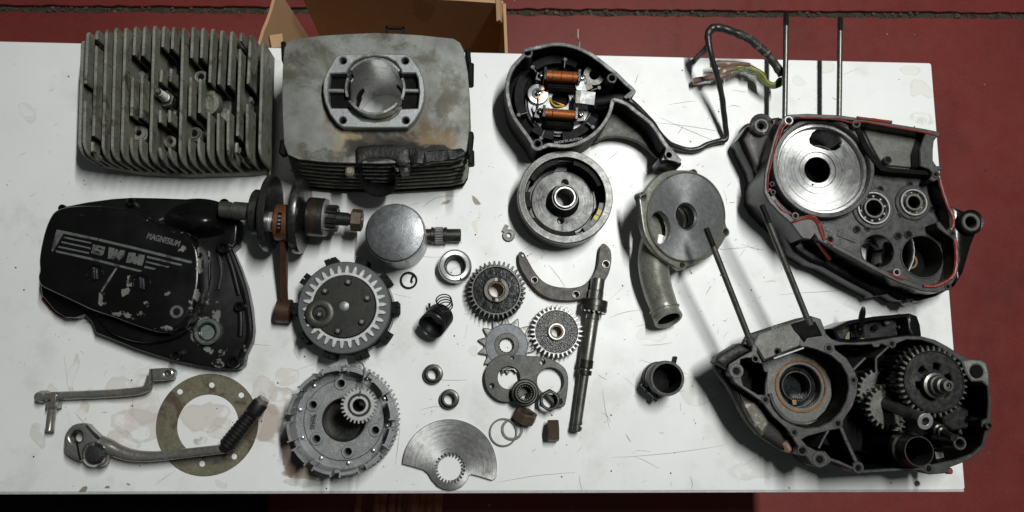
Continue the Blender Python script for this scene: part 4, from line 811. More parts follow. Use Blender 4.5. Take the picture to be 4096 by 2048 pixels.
# sprocket
zt = .007; k = SC(*q(915, 925), zt) / 2.1467; c = q.w(915, 925, zt); N = 14; out = []
for i in range(N):
    a0 = 2 * PI * i / N + .27
    for r_, f in ((196, -.36), (214, -.26), (236, -.12), (250, -.03), (250, .03), (236, .12), (214, .26), (196, .36), (190, .5)): out.append((c.x + r_ * k * math.cos(a0 + f * 2 * PI / N), c.y + r_ * k * math.sin(a0 + f * 2 * PI / N)))
t = thing('sprocket', 'grey chain sprocket with pointed teeth partly under the retaining plate', 'sprocket', *q(915, 925))
part('toothed_disc', ext(out, [gear2((c.x, c.y), 64 * k, 56 * k, 16, 0, .3, .6)], .0005, zt - .001, .001), M['chrome'], t, (c.x, c.y, zt))
part('blued_face', ext(circ((c.x, c.y), 184 * k, 64), [gear2((c.x, c.y), 65 * k, 57 * k, 16, 0, .3, .6)], zt - .002, zt, .0008), mat('blued_sprocket_face', (.145, .152, .163), (.095, .10, .108), 45, .55, (.38, .52), .1, 300, (.28, .28, .28), 32, .62, .72, .3), t, (c.x, c.y, zt))
part('hub_ring', ring((c.x, c.y, 0), 62 * k, 106 * k, zt - .001, zt + .0007, 48), M['steel_dk'], t, (c.x, c.y, zt))
# retaining plate, collar and nut on it
q = Z(1850, 1250, 2.1467); z0 = .0086
pl_ = [(188, 560), (196, 500), (232, 430), (290, 380), (350, 361), (420, 362), (560, 372), (700, 380), (780, 410), (840, 445), (886, 490), (908, 560), (904, 660), (882, 790), (850, 812), (800, 806), (720, 720), (620, 690), (540, 700), (470, 745), (410, 769), (345, 768), (288, 745), (230, 690), (198, 625)]
h1 = [(398 + 96 * math.cos(i * PI / 18), 561 + 98 * math.sin(i * PI / 18)) for i in range(36)]
h2 = [(755 + 115 * math.cos(i * PI / 18), 590 + 116 * math.sin(i * PI / 18)) for i in range(36)]
h3 = [(845 + 13 * math.cos(i * PI / 8), 765 + 24 * math.sin(i * PI / 8)) for i in range(16)]
m = plate(q.l(smooth(pl_, 2)), z0, z0 + .0028, [q.l(h1), q.l(h2), q.l(h3), (*q(425, 391), 7), (*q(687, 424), 11), (*q(253, 630), 9.5)], .0006)
solo('retaining_plate', m, mat('dark_stamped_plate', (.085, .083, .078), (.055, .054, .05), 50, .6, (.4, .55), .1, 350, (.03, .028, .025), 40, .6, .72, .3), 'flat dark plate with two big holes lying over the sprocket', 'bearing retainer plate', *q(540, 560), z0)
pc_ = q.w(405, 500, .0045)
solo('broken_snap_ring', tube([tuple(q.w(x, y, .0075)) for x, y in ((352, 525), (342, 492), (370, 484), (400, 490), (420, 484), (445, 490), (462, 512), (478, 500))], .0014, 8), M['steel_mid'], 'bent snap ring seen through the left hole of the flat dark plate', 'snap ring', *q(405, 500))
zb = z0 + .0031; zt = zb + .019; k = SC(*q(540, 690), zt) / 2.1467; c = q.w(540, 690, zt); O = (c.x, c.y, zt)
t = thing('splined_collar', 'dark splined hub collar standing on the flat plate', 'collar', *q(545, 700), zb)
part('flange', ring((c.x, c.y, 0), 82 * k, 119 * k, zb, zb + .013, 52, b=.0015), M['steel_dk'], t, O)
part('barrel', ring((c.x, c.y, 0), 66 * k, 96 * k, zb + .002, zt, 52, b=.0015), M['steel_dk'], t, O)
part('splines', ext(circ((c.x, c.y), 68 * k, 48), [gear2((c.x, c.y), 64 * k, 52 * k, 18, 0, .3, .6)], zb, zt - .004, .0004), M['steel_mid'], t, O)
zt = zb + .010; c = q.w(750, 755, zt)
t = thing('flat_nut', 'thin brown hexagon nut with wide bore beside the splined collar', 'nut', *q(752, 765), zb)
part('hexagon', ext(circ((c.x, c.y), 100 * k, 6, .5), [circ((c.x, c.y), 66 * k, 36)], zb, zt, .001), M['nut'], t, (c.x, c.y, zt))
part('collar', ring((c.x, c.y, 0), 62 * k, 86 * k, zb + .001, zt + .0018, 44, b=.001), M['steel_dk'], t, (c.x, c.y, zt))
# loose hex nuts standing on their flats, with a threaded bore
def nut_on_edge(label, c, ax, r, th, px, py, rot):
    ax = Vector(ax).normalized(); t = thing('hex_nut', label, 'nut', px, py, 0, 'loose brown hex nuts')
    part('hexagon', hexa(c, r, -th / 2, th / 2, rot, ax, r * .55), M['nut'], t, c)
    part('thread', J(*[ring(c, r * .53, r * .57, -th / 2 + .0012 + i * .0022, -th / 2 + .0022 + i * .0022, 28, ax) for i in range(int((th - .002) / .0022))]), M['steel_dk'], t, c)
k = SC(*q(540, 900), .012) / 2.1467; r = 100 * k
c = q.w(540, 893, r * .88); nut_on_edge('brown hex nut tilted on edge, touching the thin shim rings', c, (.30, .92, .35), r, .0125, *q(545, 900), 0)
c = q.w(778, 1016, r * .88); nut_on_edge('brown hex nut on edge, standing clear of the shim rings', c, (1, .02, .04), r * .98, .0135, *q(780, 1016), PI / 6 + .02)
k = SC(*q(350, 1030), .001) / 2.1467
c = q.w(425, 1005, .0012); solo('shim_ring', ring((c.x, c.y, 0), 73 * k, 96 * k, .0004, .0014, 56, b=.0003), M['steel_mid'], 'small wide shim ring under the larger thin ring', 'shim ring', *q(425, 1005))
c = q.w(350, 1030, .003); solo('shim_ring', ring((c.x, c.y, 0), 108 * k, 122 * k, .0018, .0030, 64, b=.0003), M['steel_mid'], 'large thin shim ring lying over the smaller wide one', 'shim ring', *q(350, 1030))
# bushings
for lab, (x, y), hx in (('dark spacer bush on the table, nearer the black coil spring', (1731, 1496), 0), ('dark spacer bush on the table, nearer the half moon plate', (1797, 1597), 1)):
    z1 = .014; c = P(x, y, z1); k = SC(x, y, z1); t = thing('spacer_bush', lab, 'bush', x, y, 0, 'two dark spacer bushes')
    part('outer_ring', lathe((c.x, c.y, 0), [(26 * k, .0005), (38 * k, 0), (40 * k, .0015), (40 * k, .007), (37 * k, .0085), (30 * k, .009), (26 * k, .009)], 44, closed=True), M['steel_dk'], t, (c.x, c.y, 0))
    part('inner_sleeve', ring((c.x, c.y, 0), 21.5 * k, 29.5 * k, .0003, z1, 44, b=.001), M['steel_mid'] if hx else M['steel_mid'], t, (c.x, c.y, 0))
# small tab washer
q = Z(2000, 580, 1.717); c = q.w(60, 620, .003); k = SC(2035, 940) / 1.717
m = J(ring((c.x, c.y, 0), 15 * k, 42 * k, .0004, .0034, 30), boxm(tuple(q.w(36, 574, .002)), (.010, .005, .003), 1.1))
solo('tab_washer', m, M['steel_dk'], 'tiny dark tab washer left of the round flywheel', 'washer', 2035, 940)
# half moon counterweight
q = Z(1050, 1400, 1.988); zt = .006; out = [(1487 + 377 * math.cos(math.radians(a)), 928 + 377 * math.sin(math.radians(a))) for a in range(184, 371, 6)]
out += [(1862, 1000), (1855, 1022), (1828, 1037), (1800, 1030), (1720, 1005), (1662, 990), (1642, 1000), (1628, 1040), (1585, 1088), (1540, 1110), (1490, 1117), (1440, 1110), (1392, 1085), (1345, 1032), (1318, 985), (1282, 955), (1200, 930), (1108, 905)]
c = q.w(1490, 940, zt); k = SC(*q(1490, 940), zt) / 1.988
t = thing('half_moon_plate', 'half moon shaped bright steel plate with an internally toothed hole', 'counterweight plate', *q(1490, 900))
part('plate', ext(wpts(q.l(out), zt), [gear2((c.x, c.y), 121 * k, 97 * k, 24, .1, .3, .6)], .0003, zt, .0006), M['turned'], t, (c.x, c.y, zt))

# ------------------------------------------------------------------ kick-start shaft
sh = thing('kick_shaft', 'long dark splined shaft with a ratchet collar near its top', 'shaft', 2350, 1400)
za = .019; a, b = P(2393, 1113, za), P(2307, 1712, za - .004); ax = (b - a).normalized(); L_ = (b - a).length
k = SC(2350, 1400, za) / 2.1467
def ty(y): return (y / 2.1467 + 950 - 1113) / (1712 - 1113) * L_
_, u, v = basis(ax)
def scyl(name, prof, m, seg=36): return part(name, lathe(a, [(r * k, ty(y)) for y, r in prof], seg, ax), m, sh, a)
def spl(y0, y1, ro, ri, n, m): return part('spline', ext(gear2((0, 0), ro * k, ri * k, n, 0, .3, .6), [], ty(y0), ty(y1), .0004, (a, u, v, ax)), m, sh, a)
scyl('shaft', [(352, 52), (356, 60), (455, 61), (458, 54), (540, 54), (700, 50), (712, 54), (716, 56), (1060, 55), (1064, 52), (1128, 50), (1134, 42), (1150, 42), (1186, 46), (1194, 40), (1580, 38), (1584, 30), (1598, 30)], M['steel_mid'])
spl(460, 536, 66, 58, 26, M['steel_mid']); spl(642, 708, 62, 54, 24, M['steel_mid']); spl(1058, 1128, 62, 55, 30, M['steel_dk']); spl(1146, 1186, 60, 53, 30, M['steel_dk'])
spl(1578, 1606, 42, 36, 22, M['steel_mid']); spl(1622, 1652, 44, 37, 22, M['steel_mid']); scyl('tip', [(1598, 30), (1622, 30), (1625, 34), (1660, 34), (1664, 30)], M['steel_mid'])
scyl('ratchet_collar', [(535, 60), (538, 106), (544, 112), (592, 113), (594, 108), (600, 108), (602, 113), (636, 113), (640, 108), (642, 60)], M['steel_dk'], 48)
part('ratchet_tooth', J(*[boxm(a + ax * ty(644) + (u * math.cos(t) + v * math.sin(t)) * 97 * k, (.003, .003, .003), t) for t in [i * 2 * PI / 14 for i in range(14)]]), M['steel_dk'], sh)
# crescent bracket
q = Z(1600, 950, 2.1467); zt = .011
ol = [(1016, 160), (1020, 132), (1038, 120), (1060, 130), (1080, 160), (1140, 270), (1200, 350), (1260, 395), (1330, 420), (1420, 433), (1500, 430), (1580, 405), (1640, 350), (1685, 270), (1702, 200), (1714, 100), (1728, 62), (1745, 52), (1765, 58), (1806, 102), (1817, 180), (1802, 280), (1775, 345), (1720, 430), (1640, 500), (1530, 538), (1420, 544), (1300, 530), (1200, 482), (1120, 400), (1060, 310), (1022, 230)]
t = thing('crescent_bracket', 'crescent shaped dark rusty bracket with four holes below the flywheel', 'bracket', *q(1400, 450))
part('plate', plate(q.l(smooth(ol, 2)), .006, zt, [(*q(1052, 154), 6), (*q(1155, 366), 9), (*q(1512, 490), 11), (*q(1768, 229), 11)], .0008), mat('rust_spotted_bracket', (.045, .042, .036), (.022, .02, .017), 45, .5, (.4, .55), .2, 300, (.13, .10, .08), 34, .55, .66, .1), t, q.w(1400, 450, zt))
for x, y, r0, r1 in ((1155, 366, 20, 34), (1512, 490, 24, 36), (1768, 229, 24, 37)):
    c = q.w(x, y, zt); k = SC(*q(x, y), zt) / 2.1467; part('hole_rim', ring((c.x, c.y, 0), r0 * k, r1 * k, .0005, zt + .001, 30), M['steel_mid'], t, (c.x, c.y, zt))
# ------------------------------------------------------------------ flywheel
q = Z(2000, 580, 1.717); zt = .043; c = q.w(450, 352, zt); k = SC(*q(450, 352), zt) / 1.717; C0 = (c.x, c.y, 0); O = (c.x, c.y, zt)
fw = thing('flywheel', 'round open flywheel with black magnets and a yellow paint mark inside its rim', 'flywheel', *q(440, 370))
part('rim', lathe(C0, [(272 * k, .009), (272 * k, zt - .0015), (276 * k, zt), (318 * k, zt), (324 * k, zt - .002), (326 * k, zt - .008), (324 * k, zt - .009), (324 * k, .006), (318 * k, .002), (300 * k, .001), (300 * k, .0075)], 96, closed=True), M['fly'], fw, O)
cf = q.w(432, 385, .012); kf = SC(*q(432, 385), .012) / 1.717
part('back_plate', ext(circ((c.x, c.y), 300 * k, 72), [circ((c.x, c.y), 56 * k, 36), circ(tuple(q.w(446, 260, .012)[:2]), 20 * kf, 20), circ(tuple(q.w(416, 519, .012)[:2]), 20 * kf, 20)], .004, .010, .0005), M['fly_in'], fw, (c.x, c.y, .01))
part('raised_web', ext(circ((c.x, c.y), 222 * k, 72), [circ((c.x, c.y), 56 * k, 36), circ(tuple(q.w(446, 260, .012)[:2]), 20 * kf, 20), circ(tuple(q.w(416, 519, .012)[:2]), 20 * kf, 20)], .0095, .013, .0012), M['fly_in'], fw, (c.x, c.y, .012))
part('hub', lathe(C0, [(58 * k, .003), (118 * k, .008), (112 * k, .018), (96 * k, .024), (93 * k, .0355), (88 * k, .037), (84 * k, .037), (80 * k, .034), (60 * k, .034), (57 * k, .036), (55 * k, .004)], 60, closed=True), M['steel_dk'], fw, O)
ch = q.w(441, 364, .037); part('hub_ring', ring((c.x, c.y, 0), 58 * k, 77 * k, .030, .0385, 52, b=.001), M['turned'], fw, O)
for a0, a1 in ((20, 76), (100, 152), (172, 196), (214, 286), (300, 352)):
    part('magnet', arcring(Vector(C0), 238 * k, 271 * k, math.radians(a0), math.radians(a1), .012, zt - .006, 14), M['black_matte'] if a0 != 300 else M['grey_mag'], fw, O)
part('magnet_carrier', ring(C0, 258 * k, 273 * k, .0105, zt - .012, 72), M['black'], fw, O)
part('paint_mark', J(arcring(Vector(C0), 240 * k, 266 * k, math.radians(-28), math.radians(-19), zt - .0065, zt - .0054, 4), arcring(Vector(C0), 236 * k, 262 * k, math.radians(-37), math.radians(-30), zt - .0065, zt - .0054, 4)), M['yellow'], fw)
part('timing_mark', boxm((c.x + 300 * k * math.cos(-.38), c.y + 300 * k * math.sin(-.38), zt), (30 * k, .0007, .0006), -.38), M['deep'], fw)

# ------------------------------------------------------------------ blower-like crank cover with outlet pipe, lying tilted
bl = thing('intake_cover', 'round tilted grey cover with a curved outlet pipe and offset hole', 'engine cover', *q(1250, 560))
c0 = q.w(1270, 495, .046); th = math.radians(22); n = Vector((math.sin(th), -.02, math.cos(th))).normalized(); u = Vector((0, 1, 0)).cross(n).normalized(); v = n.cross(u)
fr = (c0, u, v, n)
def fp(pts): return [PF(*q(x, y), fr) for x, y in pts]
def fc(x, y): return PF(*q(x, y), fr)
kk = SC(*q(1270, 495), .046) / 1.717
fo = [(1130, 186), (1200, 172), (1305, 174), (1345, 186), (1382, 226), (1440, 290), (1500, 380), (1538, 470), (1555, 550), (1573, 598), (1545, 645), (1500, 720), (1440, 770), (1370, 805), (1295, 830), (1246, 856), (1200, 832), (1130, 790), (1060, 722), (1000, 622), (978, 520), (967, 430), (960, 352), (985, 333), (1012, 300), (1062, 235)]
ho = [fc(*p) for p in ((985, 352), (1332, 196), (1550, 597), (1252, 826))]
bh = circ(fc(1275, 492), 94 * kk, 40)
slot = fp([(1098 + 69 * math.cos(i * PI / 14) + 8 * math.sin(i * PI / 14), 567 + 112 * math.sin(i * PI / 14)) for i in range(28)])
O = c0
part('flange', ext(fp(smooth(fo, 2)), [bh, slot] + [circ(h, .0042, 16) for h in ho], -.010, 0, .0015, fr, 2), M['blower_cast'], bl, O)
fi = [(1272 + 262 * math.cos(i * PI / 30) , 494 + 302 * math.sin(i * PI / 30)) for i in range(60)]
M['blower2'] = M['blower']
def local_disc(name, outer, holes, z0, z1, m):   # a part whose own axis is the tilted normal, so turned rings follow it
    o = part(name, ext(outer, holes, z0, z1, .0008), m, None, (0, 0, 0)); o.parent = bl
    R = Matrix((u, v, n)).transposed(); o.location = c0 - wloc(bl); o.rotation_euler = R.to_euler(); return o
local_disc('machined_face', fp(fi), [bh, slot], -.004, .0016, M['blower'])
lip = [(1272 + 268 * math.cos(i * PI / 40), 494 + 309 * math.sin(i * PI / 40)) for i in range(80)]
part('raised_lip', ext(fp(lip), [fp([(1272 + (x - 1272) * .965, 494 + (y - 494) * .965) for x, y in lip])], -.002, .0032, .0008, fr), M['zinc'], bl, O)
cbh = fc(1275, 492); cc = c0 + u * cbh[0] + v * cbh[1]
part('bore_lip', ring(cc, 91 * kk, 99 * kk, -.014, .0024, 48, n, .001), M['alu_cast'], bl, cc)
part('oil_seal', lathe(cc, [(70 * kk, -.006), (76 * kk, -.001), (91 * kk, .0002), (92 * kk, -.012), (74 * kk, -.013), (70 * kk, -.011)], 48, n, True), M['rubber'], bl, cc)
part('back_housing', lathe(c0, [(265 * kk, -.009), (255 * kk, -.022), (210 * kk, -.026), (120 * kk, -.026), (96 * kk, -.026), (96 * kk, -.020), (200 * kk, -.020), (235 * kk, -.009)], 48, n, True), M['blower_cast'], bl, O)
pw = [q.w(x, y, z) for x, y, z in ((1085, 640, .030), (1062, 730, .030), (1054, 810, .028), (1062, 900, .026), (1085, 1000, .0235), (1118, 1095, .0215), (1138, 1155, .0235), (1158, 1200, .0275))]
pw = [Vector(p) for p in smooth([tuple(p) for p in pw], 4, False)]; npw = len(pw)
rr = [(.0205 - .003 * min(1, i / (npw * .7))) for i in range(npw)]
part('outlet_pipe', tube(pw, rr, 32, False), M['blower_cast'], bl, O)
part('pipe_lining', tube(pw, [x - .0028 for x in rr], 32, False), M['deep'], bl, O)
d = (pw[-1] - pw[-3]).normalized(); part('pipe_mouth', ring(pw[-1], rr[-1] - .003, rr[-1] + .0006, -.004, .001, 40, d, .0007), M['blower_cast'], bl, pw[-1])
i = npw - 7; d2 = (pw[i + 1] - pw[i - 1]).normalized(); part('hose_bead', ring(pw[i], rr[i] - .001, rr[i] + .0018, -.0012, .0012, 40, d2, .0008), M['blower_cast'], bl, pw[i])
for h in ho:
    p = c0 + u * h[0] + v * h[1]; part('screw_eye', ring(p, .0041, .0058, -.012, .0008, 24, n, .0008), M['blower_cast'], bl, p)

# ------------------------------------------------------------------ stator cover
q = Z(1950, 130, 2.1463); zt = .056
so = thing('stator_cover', 'black open stator cover with two copper coils inside and a curved tail', 'stator cover', *q(620, 620))
outl = [(300, 215), (297, 160), (318, 138), (345, 133), (372, 138), (395, 152), (450, 122), (560, 99), (680, 106), (780, 134), (860, 172), (940, 222), (1100, 350), (1180, 430), (1250, 492), (1252, 515), (1210, 560), (1185, 592), (1150, 588)]
arm_o = [(1150, 588), (1200, 610), (1280, 676), (1400, 770), (1470, 865), (1530, 955), (1660, 1100), (1668, 1130), (1640, 1150)]
cir_in = [(1075, 580), (1062, 650), (1035, 720), (995, 785), (950, 838), (895, 885), (830, 925), (770, 953), (700, 972), (620, 975), (530, 963)]
low = [(470, 985), (425, 1000), (390, 975), (385, 950), (330, 870), (260, 775), (215, 700), (190, 620), (172, 530), (170, 440), (190, 360), (225, 290), (270, 240)]
# floor of the housing
fl_ = outl[2:17] + [(1160, 590), (1080, 590)] + cir_in[1:] + low
part('back_plate', plate(q.l(fl_), .002, .013, [], .001, zref=zt), M['deep'], so, q.w(620, 600, .013))
def wallring(pts, w, z0, z1, closed=False, name='wall', m=None):   # upright wall following a pixel path
    pw_ = [P(*q(x, y), z1) for x, y in (smooth(pts, 2, closed) if len(pts) > 3 else pts)]; R = []
    for i, p in enumerate(pw_):
        if closed: t_ = pw_[(i + 1) % len(pw_)] - pw_[i - 1]
        else: t_ = pw_[min(i + 1, len(pw_) - 1)] - pw_[max(i - 1, 0)]
        t_.z = 0; t_.normalize(); n_ = Vector((-t_.y, t_.x, 0)) * w / 2
        R.append([(p.x + n_.x, p.y + n_.y, z0), (p.x - n_.x, p.y - n_.y, z0), (p.x - n_.x, p.y - n_.y, z1 - .0008), (p.x - n_.x * .7, p.y - n_.y * .7, z1), (p.x + n_.x * .7, p.y + n_.y * .7, z1), (p.x + n_.x, p.y + n_.y, z1 - .0008)])
    return loft(R, True, not closed, not closed, closed)
WW = .0048
full = [(318, 150)] + outl[6:17]
part('wall', J(wallring(full, WW, .003, zt), wallring(cir_in + low + [(318, 190)], WW, .003, zt)), M['black_matte'], so)
def capstrip(pts, w, z, m, name='worn_edge', closed=False): return part(name, wallring(pts, w, z - .0022, z, closed), m, so)
capstrip(full, WW + .0003, zt + .0003, M['black_rim']); capstrip(cir_in + low + [(318, 190)], WW + .0003, zt + .0003, M['black_rim'])
part('tail_wall', wallring([(1072, 585), (1095, 578), (1150, 592), (1210, 622), (1280, 680), (1400, 775), (1470, 870), (1530, 960), (1600, 1040), (1655, 1105)], WW, .004, zt), M['black_matte'], so)
capstrip([(1072, 585), (1095, 578), (1150, 592), (1210, 622), (1280, 680), (1400, 775), (1470, 870), (1530, 960), (1600, 1040), (1655, 1105)], WW + .0003, zt + .0003, M['black_rim'])
tail = [(1080, 600), (1180, 640), (1290, 720), (1400, 810), (1470, 905), (1530, 990), (1530, 1050), (1470, 1060), (1400, 990), (1310, 922), (1210, 884), (1110, 876), (1010, 888), (930, 922), (1000, 800), (1050, 700)]
zq = .030
m = plate(q.l(smooth(tail, 2)), .012, .020, [], .0025, zref=zq, br=2); part('tail_web', wobble(m, .0015, 30), M['blower_cast'] if 0 else mat('olive_cast_web', (.085, .083, .070), (.05, .048, .04), 35, .3, (.42, .58), .2, 300, (.02, .02, .018), 30, .55, .7), so)
tl_ = [(1530, 960), (1600, 1035), (1660, 1100), (1670, 1130), (1645, 1148), (1600, 1120), (1550, 1105), (1490, 1120), (1470, 1080), (1505, 1040)]
part('tail_foot', plate(q.l(smooth(tl_, 2)), .006, zt, [(*q(1558, 1052), 10)], .003, br=2), M['black'], so)
part('worn_edge', plate(q.l([(1538, 962), (1600, 1035), (1655, 1098), (1662, 1125), (1600, 1105), (1545, 1090), (1520, 1050)]), zt - .001, zt + .0004, [(*q(1558, 1052), 11)], .0004), M['black_rim'], so)
for x, y, r in ((345, 172, 44), (1068, 392, 42), (430, 955, 44)):
    c = q.w(x, y, zt); k = SC(*q(x, y), zt) / 2.1463
    part('screw_boss', ring((c.x, c.y, 0), 26 * k, r * k, .004, zt + .0006, 30, b=.0012), M['black_rim'], so, (c.x, c.y, zt)); part('screw_hole', disc((c.x, c.y, 0), 27 * k, .004, zt - .012, 20), M['deep'], so)
part('cable_notch', boxm(tuple(q.w(1205, 548, .05)), (.013, .004, .012), .72), M['black_rim'], so)
# inner ledge, ribs and studs
cl = q.w(612, 560, .024); kl = SC(*q(612, 560), .024) / 2.1463
for a0, a1 in ((62, 128), (150, 205), (232, 262), (275, 330)): part('inner_ledge', arcring(cl, 300 * kl, 372 * kl, math.radians(a0), math.radians(a1), .010, .026, 14), M['black_matte'], so, cl)
for x, y, x2, y2 in ((668, 228, 660, 300), (388, 295, 420, 340), (268, 705, 345, 685), (460, 905, 490, 840), (905, 810, 850, 770), (960, 472, 890, 495)):
    c = q.w(x, y, .034); e_ = q.w(x2, y2, .034)
    part('rib_stud', disc((c.x, c.y, 0), .0029, .010, .034, 20, b=.0008), M['grey_mag'], so); part('rib', bar(c, e_, .0013, .022, .0335), M['grey_mag'], so)
# base plate with coils
zb = .022; cs_ = q.w(612, 610, zb); ks = SC(*q(612, 610), zb) / 2.1463; ch_ = q.w(627, 570, zb)
bp = part('stator_plate', ext(circ(cs_, 262 * ks, 64), [circ(ch_, 72 * ks, 36)], zb - .004, zb, .0008), M['alu_face'], so, cs_)
part('plate_rim', ring((cs_.x, cs_.y, 0), 262 * ks, 285 * ks, .011, zb - .003, 64), M['black'], so, cs_)
zc = .046
for (x, y, w, h, cut) in ((642, 362, 262, 92, 3), (624, 688, 250, 86, 2)):
    p = q.w(x, y, zc); k = SC(*q(x, y), zc) / 2.1463; tl = -.05 if y < 500 else -.06; fr_ = (Vector((p.x, p.y, 0)), Vector((math.cos(tl), math.sin(tl), 0)), Vector((-math.sin(tl), math.cos(tl), 0)), Vector((0, 0, 1)))
    ax_ = fr_[1]; prof_c = [(-.5, -1), (-.5, 1)]
    W2, H2 = w * k / 2, h * k / 2; nT = 30; R = []
    for i in range(nT * 3 + 1):
        s = -W2 + 2 * W2 * i / (nT * 3); g_ = .00035 * (1 if i % 3 else 0)
        R.append([Vector((p.x, p.y, 0)) + fr_[1] * s + fr_[2] * (yy * (H2 - .0006 + g_)) + Vector((0, 0, .032 + zz_ * (.0125 + g_))) for yy, zz_ in ((-1, -.8), (-1, .7), (-.85, .95), (-.6, 1.08), (.6, 1.08), (.85, .95), (1, .7), (1, -.8))])
    cr = part('coil', loft(R, True, True, True), M['copper'], so, (p.x, p.y, .03), ang=60)
    for sgn in (-1, 1):
        part('bobbin_cheek', boxm(Vector((p.x, p.y, .0315)) + fr_[1] * sgn * (W2 + .0018), (.0032, H2 * 2.35, .034), tl), M['black'], cr)
        part('laminated_core', boxm(Vector((p.x, p.y, .028)) + fr_[1] * sgn * (W2 + .0066), (.012, .011, .012), tl + sgn * .2), M['steel_dk'], cr)
    part('coil_tape', J(*[boxm(Vector((p.x, p.y, .0455)) + fr_[1] * W2 * f, (.0008, H2 * 1.7, .0008), tl + .06 * f) for f in ((-.6, -.05, .68) if cut == 3 else (-.8, -.5))]), M['black_matte'], cr)
    part('lower_wrap', boxm(Vector((p.x, p.y, .026)) - fr_[2] * (H2 + .005), (W2 * 2.1, .010, .020), tl, b=.003), M['deep'], cr)
for x, y in ((464, 355), (813, 380), (455, 668), (803, 694), (437, 512)):
    zs = .040 if (x, y) != (437, 512) else .034; p = q.w(x, y, zs); k = SC(*q(x, y), zs) / 2.1463
    s_ = part('screw', lathe((p.x, p.y, 0), [(11 * k, zb), (11 * k, zs - .004), (25 * k, zs - .0038), (25 * k, zs - .0015), (18 * k, zs), (1e-4, zs + .0004)], 24), M['chrome_br'], so, (p.x, p.y, zs))
    part('cross_slot', J(boxm((p.x, p.y, zs + .0002), (.0065, .0011, .0006), .5), boxm((p.x, p.y, zs + .0002), (.0011, .0065, .0007), .5)), M['deep'], s_)
p = q.w(435, 520, .03); k = SC(*q(435, 520), .03) / 2.1463
part('condenser', lathe((p.x, p.y, 0), [(90 * k, zb), (90 * k, .026), (84 * k, .0275), (52 * k, .0278), (50 * k, .0295), (34 * k, .030), (30 * k, .0285), (1e-4, .0285)], 40), M['alu'], so, (p.x, p.y, .026))
part('copper_tag', J(boxm(tuple(q.w(490, 480, .031)), (.009, .0018, .001), .5), boxm(tuple(q.w(440, 560, .031)), (.0018, .008, .001), .1)), M['copper'], so)
p0 = q.w(838, 560, .045)
part('core_block', boxm((p0.x, p0.y, .034), (.026, .0185, .024), -.06), M['steel_dk'], so)
part('bright_pole_face', boxm(tuple(q.w(858, 562, .0465)), (.0185, .0165, .0014), -.12), mat('filed_pole_face', (.42, .42, .42), (.2, .2, .2), 60, .3, (.35, .5), .1, 300, (.1, .1, .1), 50, .58, .66, .3, streak=160), so, p0)
part('wire_yellow', ptube([(*q(535, 545), .02), (*q(548, 600), .024), (*q(590, 632), .026), (*q(655, 632), .022)], .0014), M['ywire'], so)
part('wire_brown', ptube([(*q(560, 590), .018), (*q(600, 605), .02), (*q(660, 628), .02)], .0014), M['copper'], so)
part('wire_green', ptube([(*q(520, 490), .03), (*q(580, 462), .033), (*q(660, 470), .033), (*q(740, 485), .03)], .0013), M['green'], so)
part('breaker_point', J(ring(tuple(q.w(885, 440, 0)), .006, .014, .022, .031, 28), boxm(tuple(q.w(825, 470, .03)), (.02, .014, .006), .5)), M['steel_dk'], so)
part('contact_plate', boxm(tuple(q.w(800, 475, .034)), (.012, .024, .002), .3), M['alu_face'], so)
part('point_wire', ptube([(*q(430, 560), .03), (*q(432, 640), .028), (*q(400, 690), .026), (*q(385, 640), .026), (*q(400, 720), .024)], .0009), M['steel_dk'], so)
u_ = (q.w(790, 915, .014) - q.w(605, 945, .014)).normalized()
part('cast_lettering', text('MADE IN AUSTRIA', .0045, .0006, (q.w(697, 929, .0266), u_, Vector((-u_.y, u_.x, 0)), Vector((0, 0, 1))), .0002), M['grey_mag'], so)
part('cable_sleeve', tube(smooth([tuple(q.w(x, y, z)) for x, y, z in ((940, 600, .036), (1020, 590, .040), (1100, 570, .044), (1190, 575, .047))], 4, False), [.0062] * 13, 20), M['rubber'], so)

# ------------------------------------------------------------------ wiring loom
n_ = Z(2700, 0, 2.146)
wl = thing('wiring_loom', 'black wiring loom looping over the bench edge with green and yellow ends', 'wiring loom', 2895, 560)
pts = [(*q(1190, 575), .047), (*q(1250, 610), .047), (*q(1400, 760), .036), (*q(1480, 870), .024), (*q(1560, 950), .014), (*q(1680, 1000), .009), (*q(1800, 1002), .0085), (*n_(290, 1235), .0085), (*n_(385, 1210), .0085), (*n_(432, 1195), .009), (*n_(440, 1150), .011), (*n_(430, 1050), .018), (*n_(405, 850), .034), (*n_(370, 680), .046), (*n_(330, 540), .056), (*n_(300, 430), .062), (*n_(285, 350), .064), (*n_(290, 280), .064), (*n_(330, 240), .063), (*n_(400, 242), .062), (*n_(520, 282), .059), (*n_(620, 322), .056), (*n_(700, 385), .052), (*n_(790, 465), .047), (*n_(865, 560), .042), (*n_(915, 645), .038)]
w_ = smooth([tuple(P(*p)) for p in pts], 6, False)
rr = [.0036 if i < 90 else .0036 + .0014 * min(1, (i - 90) / 16) for i in range(len(w_))]
rr = [r_ * (1 + .06 * math.sin(i * 1.3) * (i > 90)) for i, r_ in enumerate(rr)]
part('sheath', wobble(tube(w_, rr, 14), .0007, 90), mat('taped_black_sheath', (.012, .012, .0125), (.022, .021, .02), 40, 0, (.28, .5), .3, 200, (.10, .095, .085), 55, .66, .73), wl)
part('cable_branch', ptube([(*n_(290, 385), .060), (*n_(255, 430), .050), (*n_(220, 465), .036), (*n_(180, 505), .01), (*n_(165, 530), -.03)], .0036, seg=10), M['rubber'], wl)
k_ = len(w_); part('worn_tape', tube(w_[k_ - 30:k_ - 12], [x * 1.06 for x in rr[k_ - 30:k_ - 12]], 14), mat('peeling_pale_tape', (.34, .32, .27), (.012, .012, .012), 38, 0, (.35, .5), .4, 160, (.014, .014, .014), 48, .46, .50), wl)
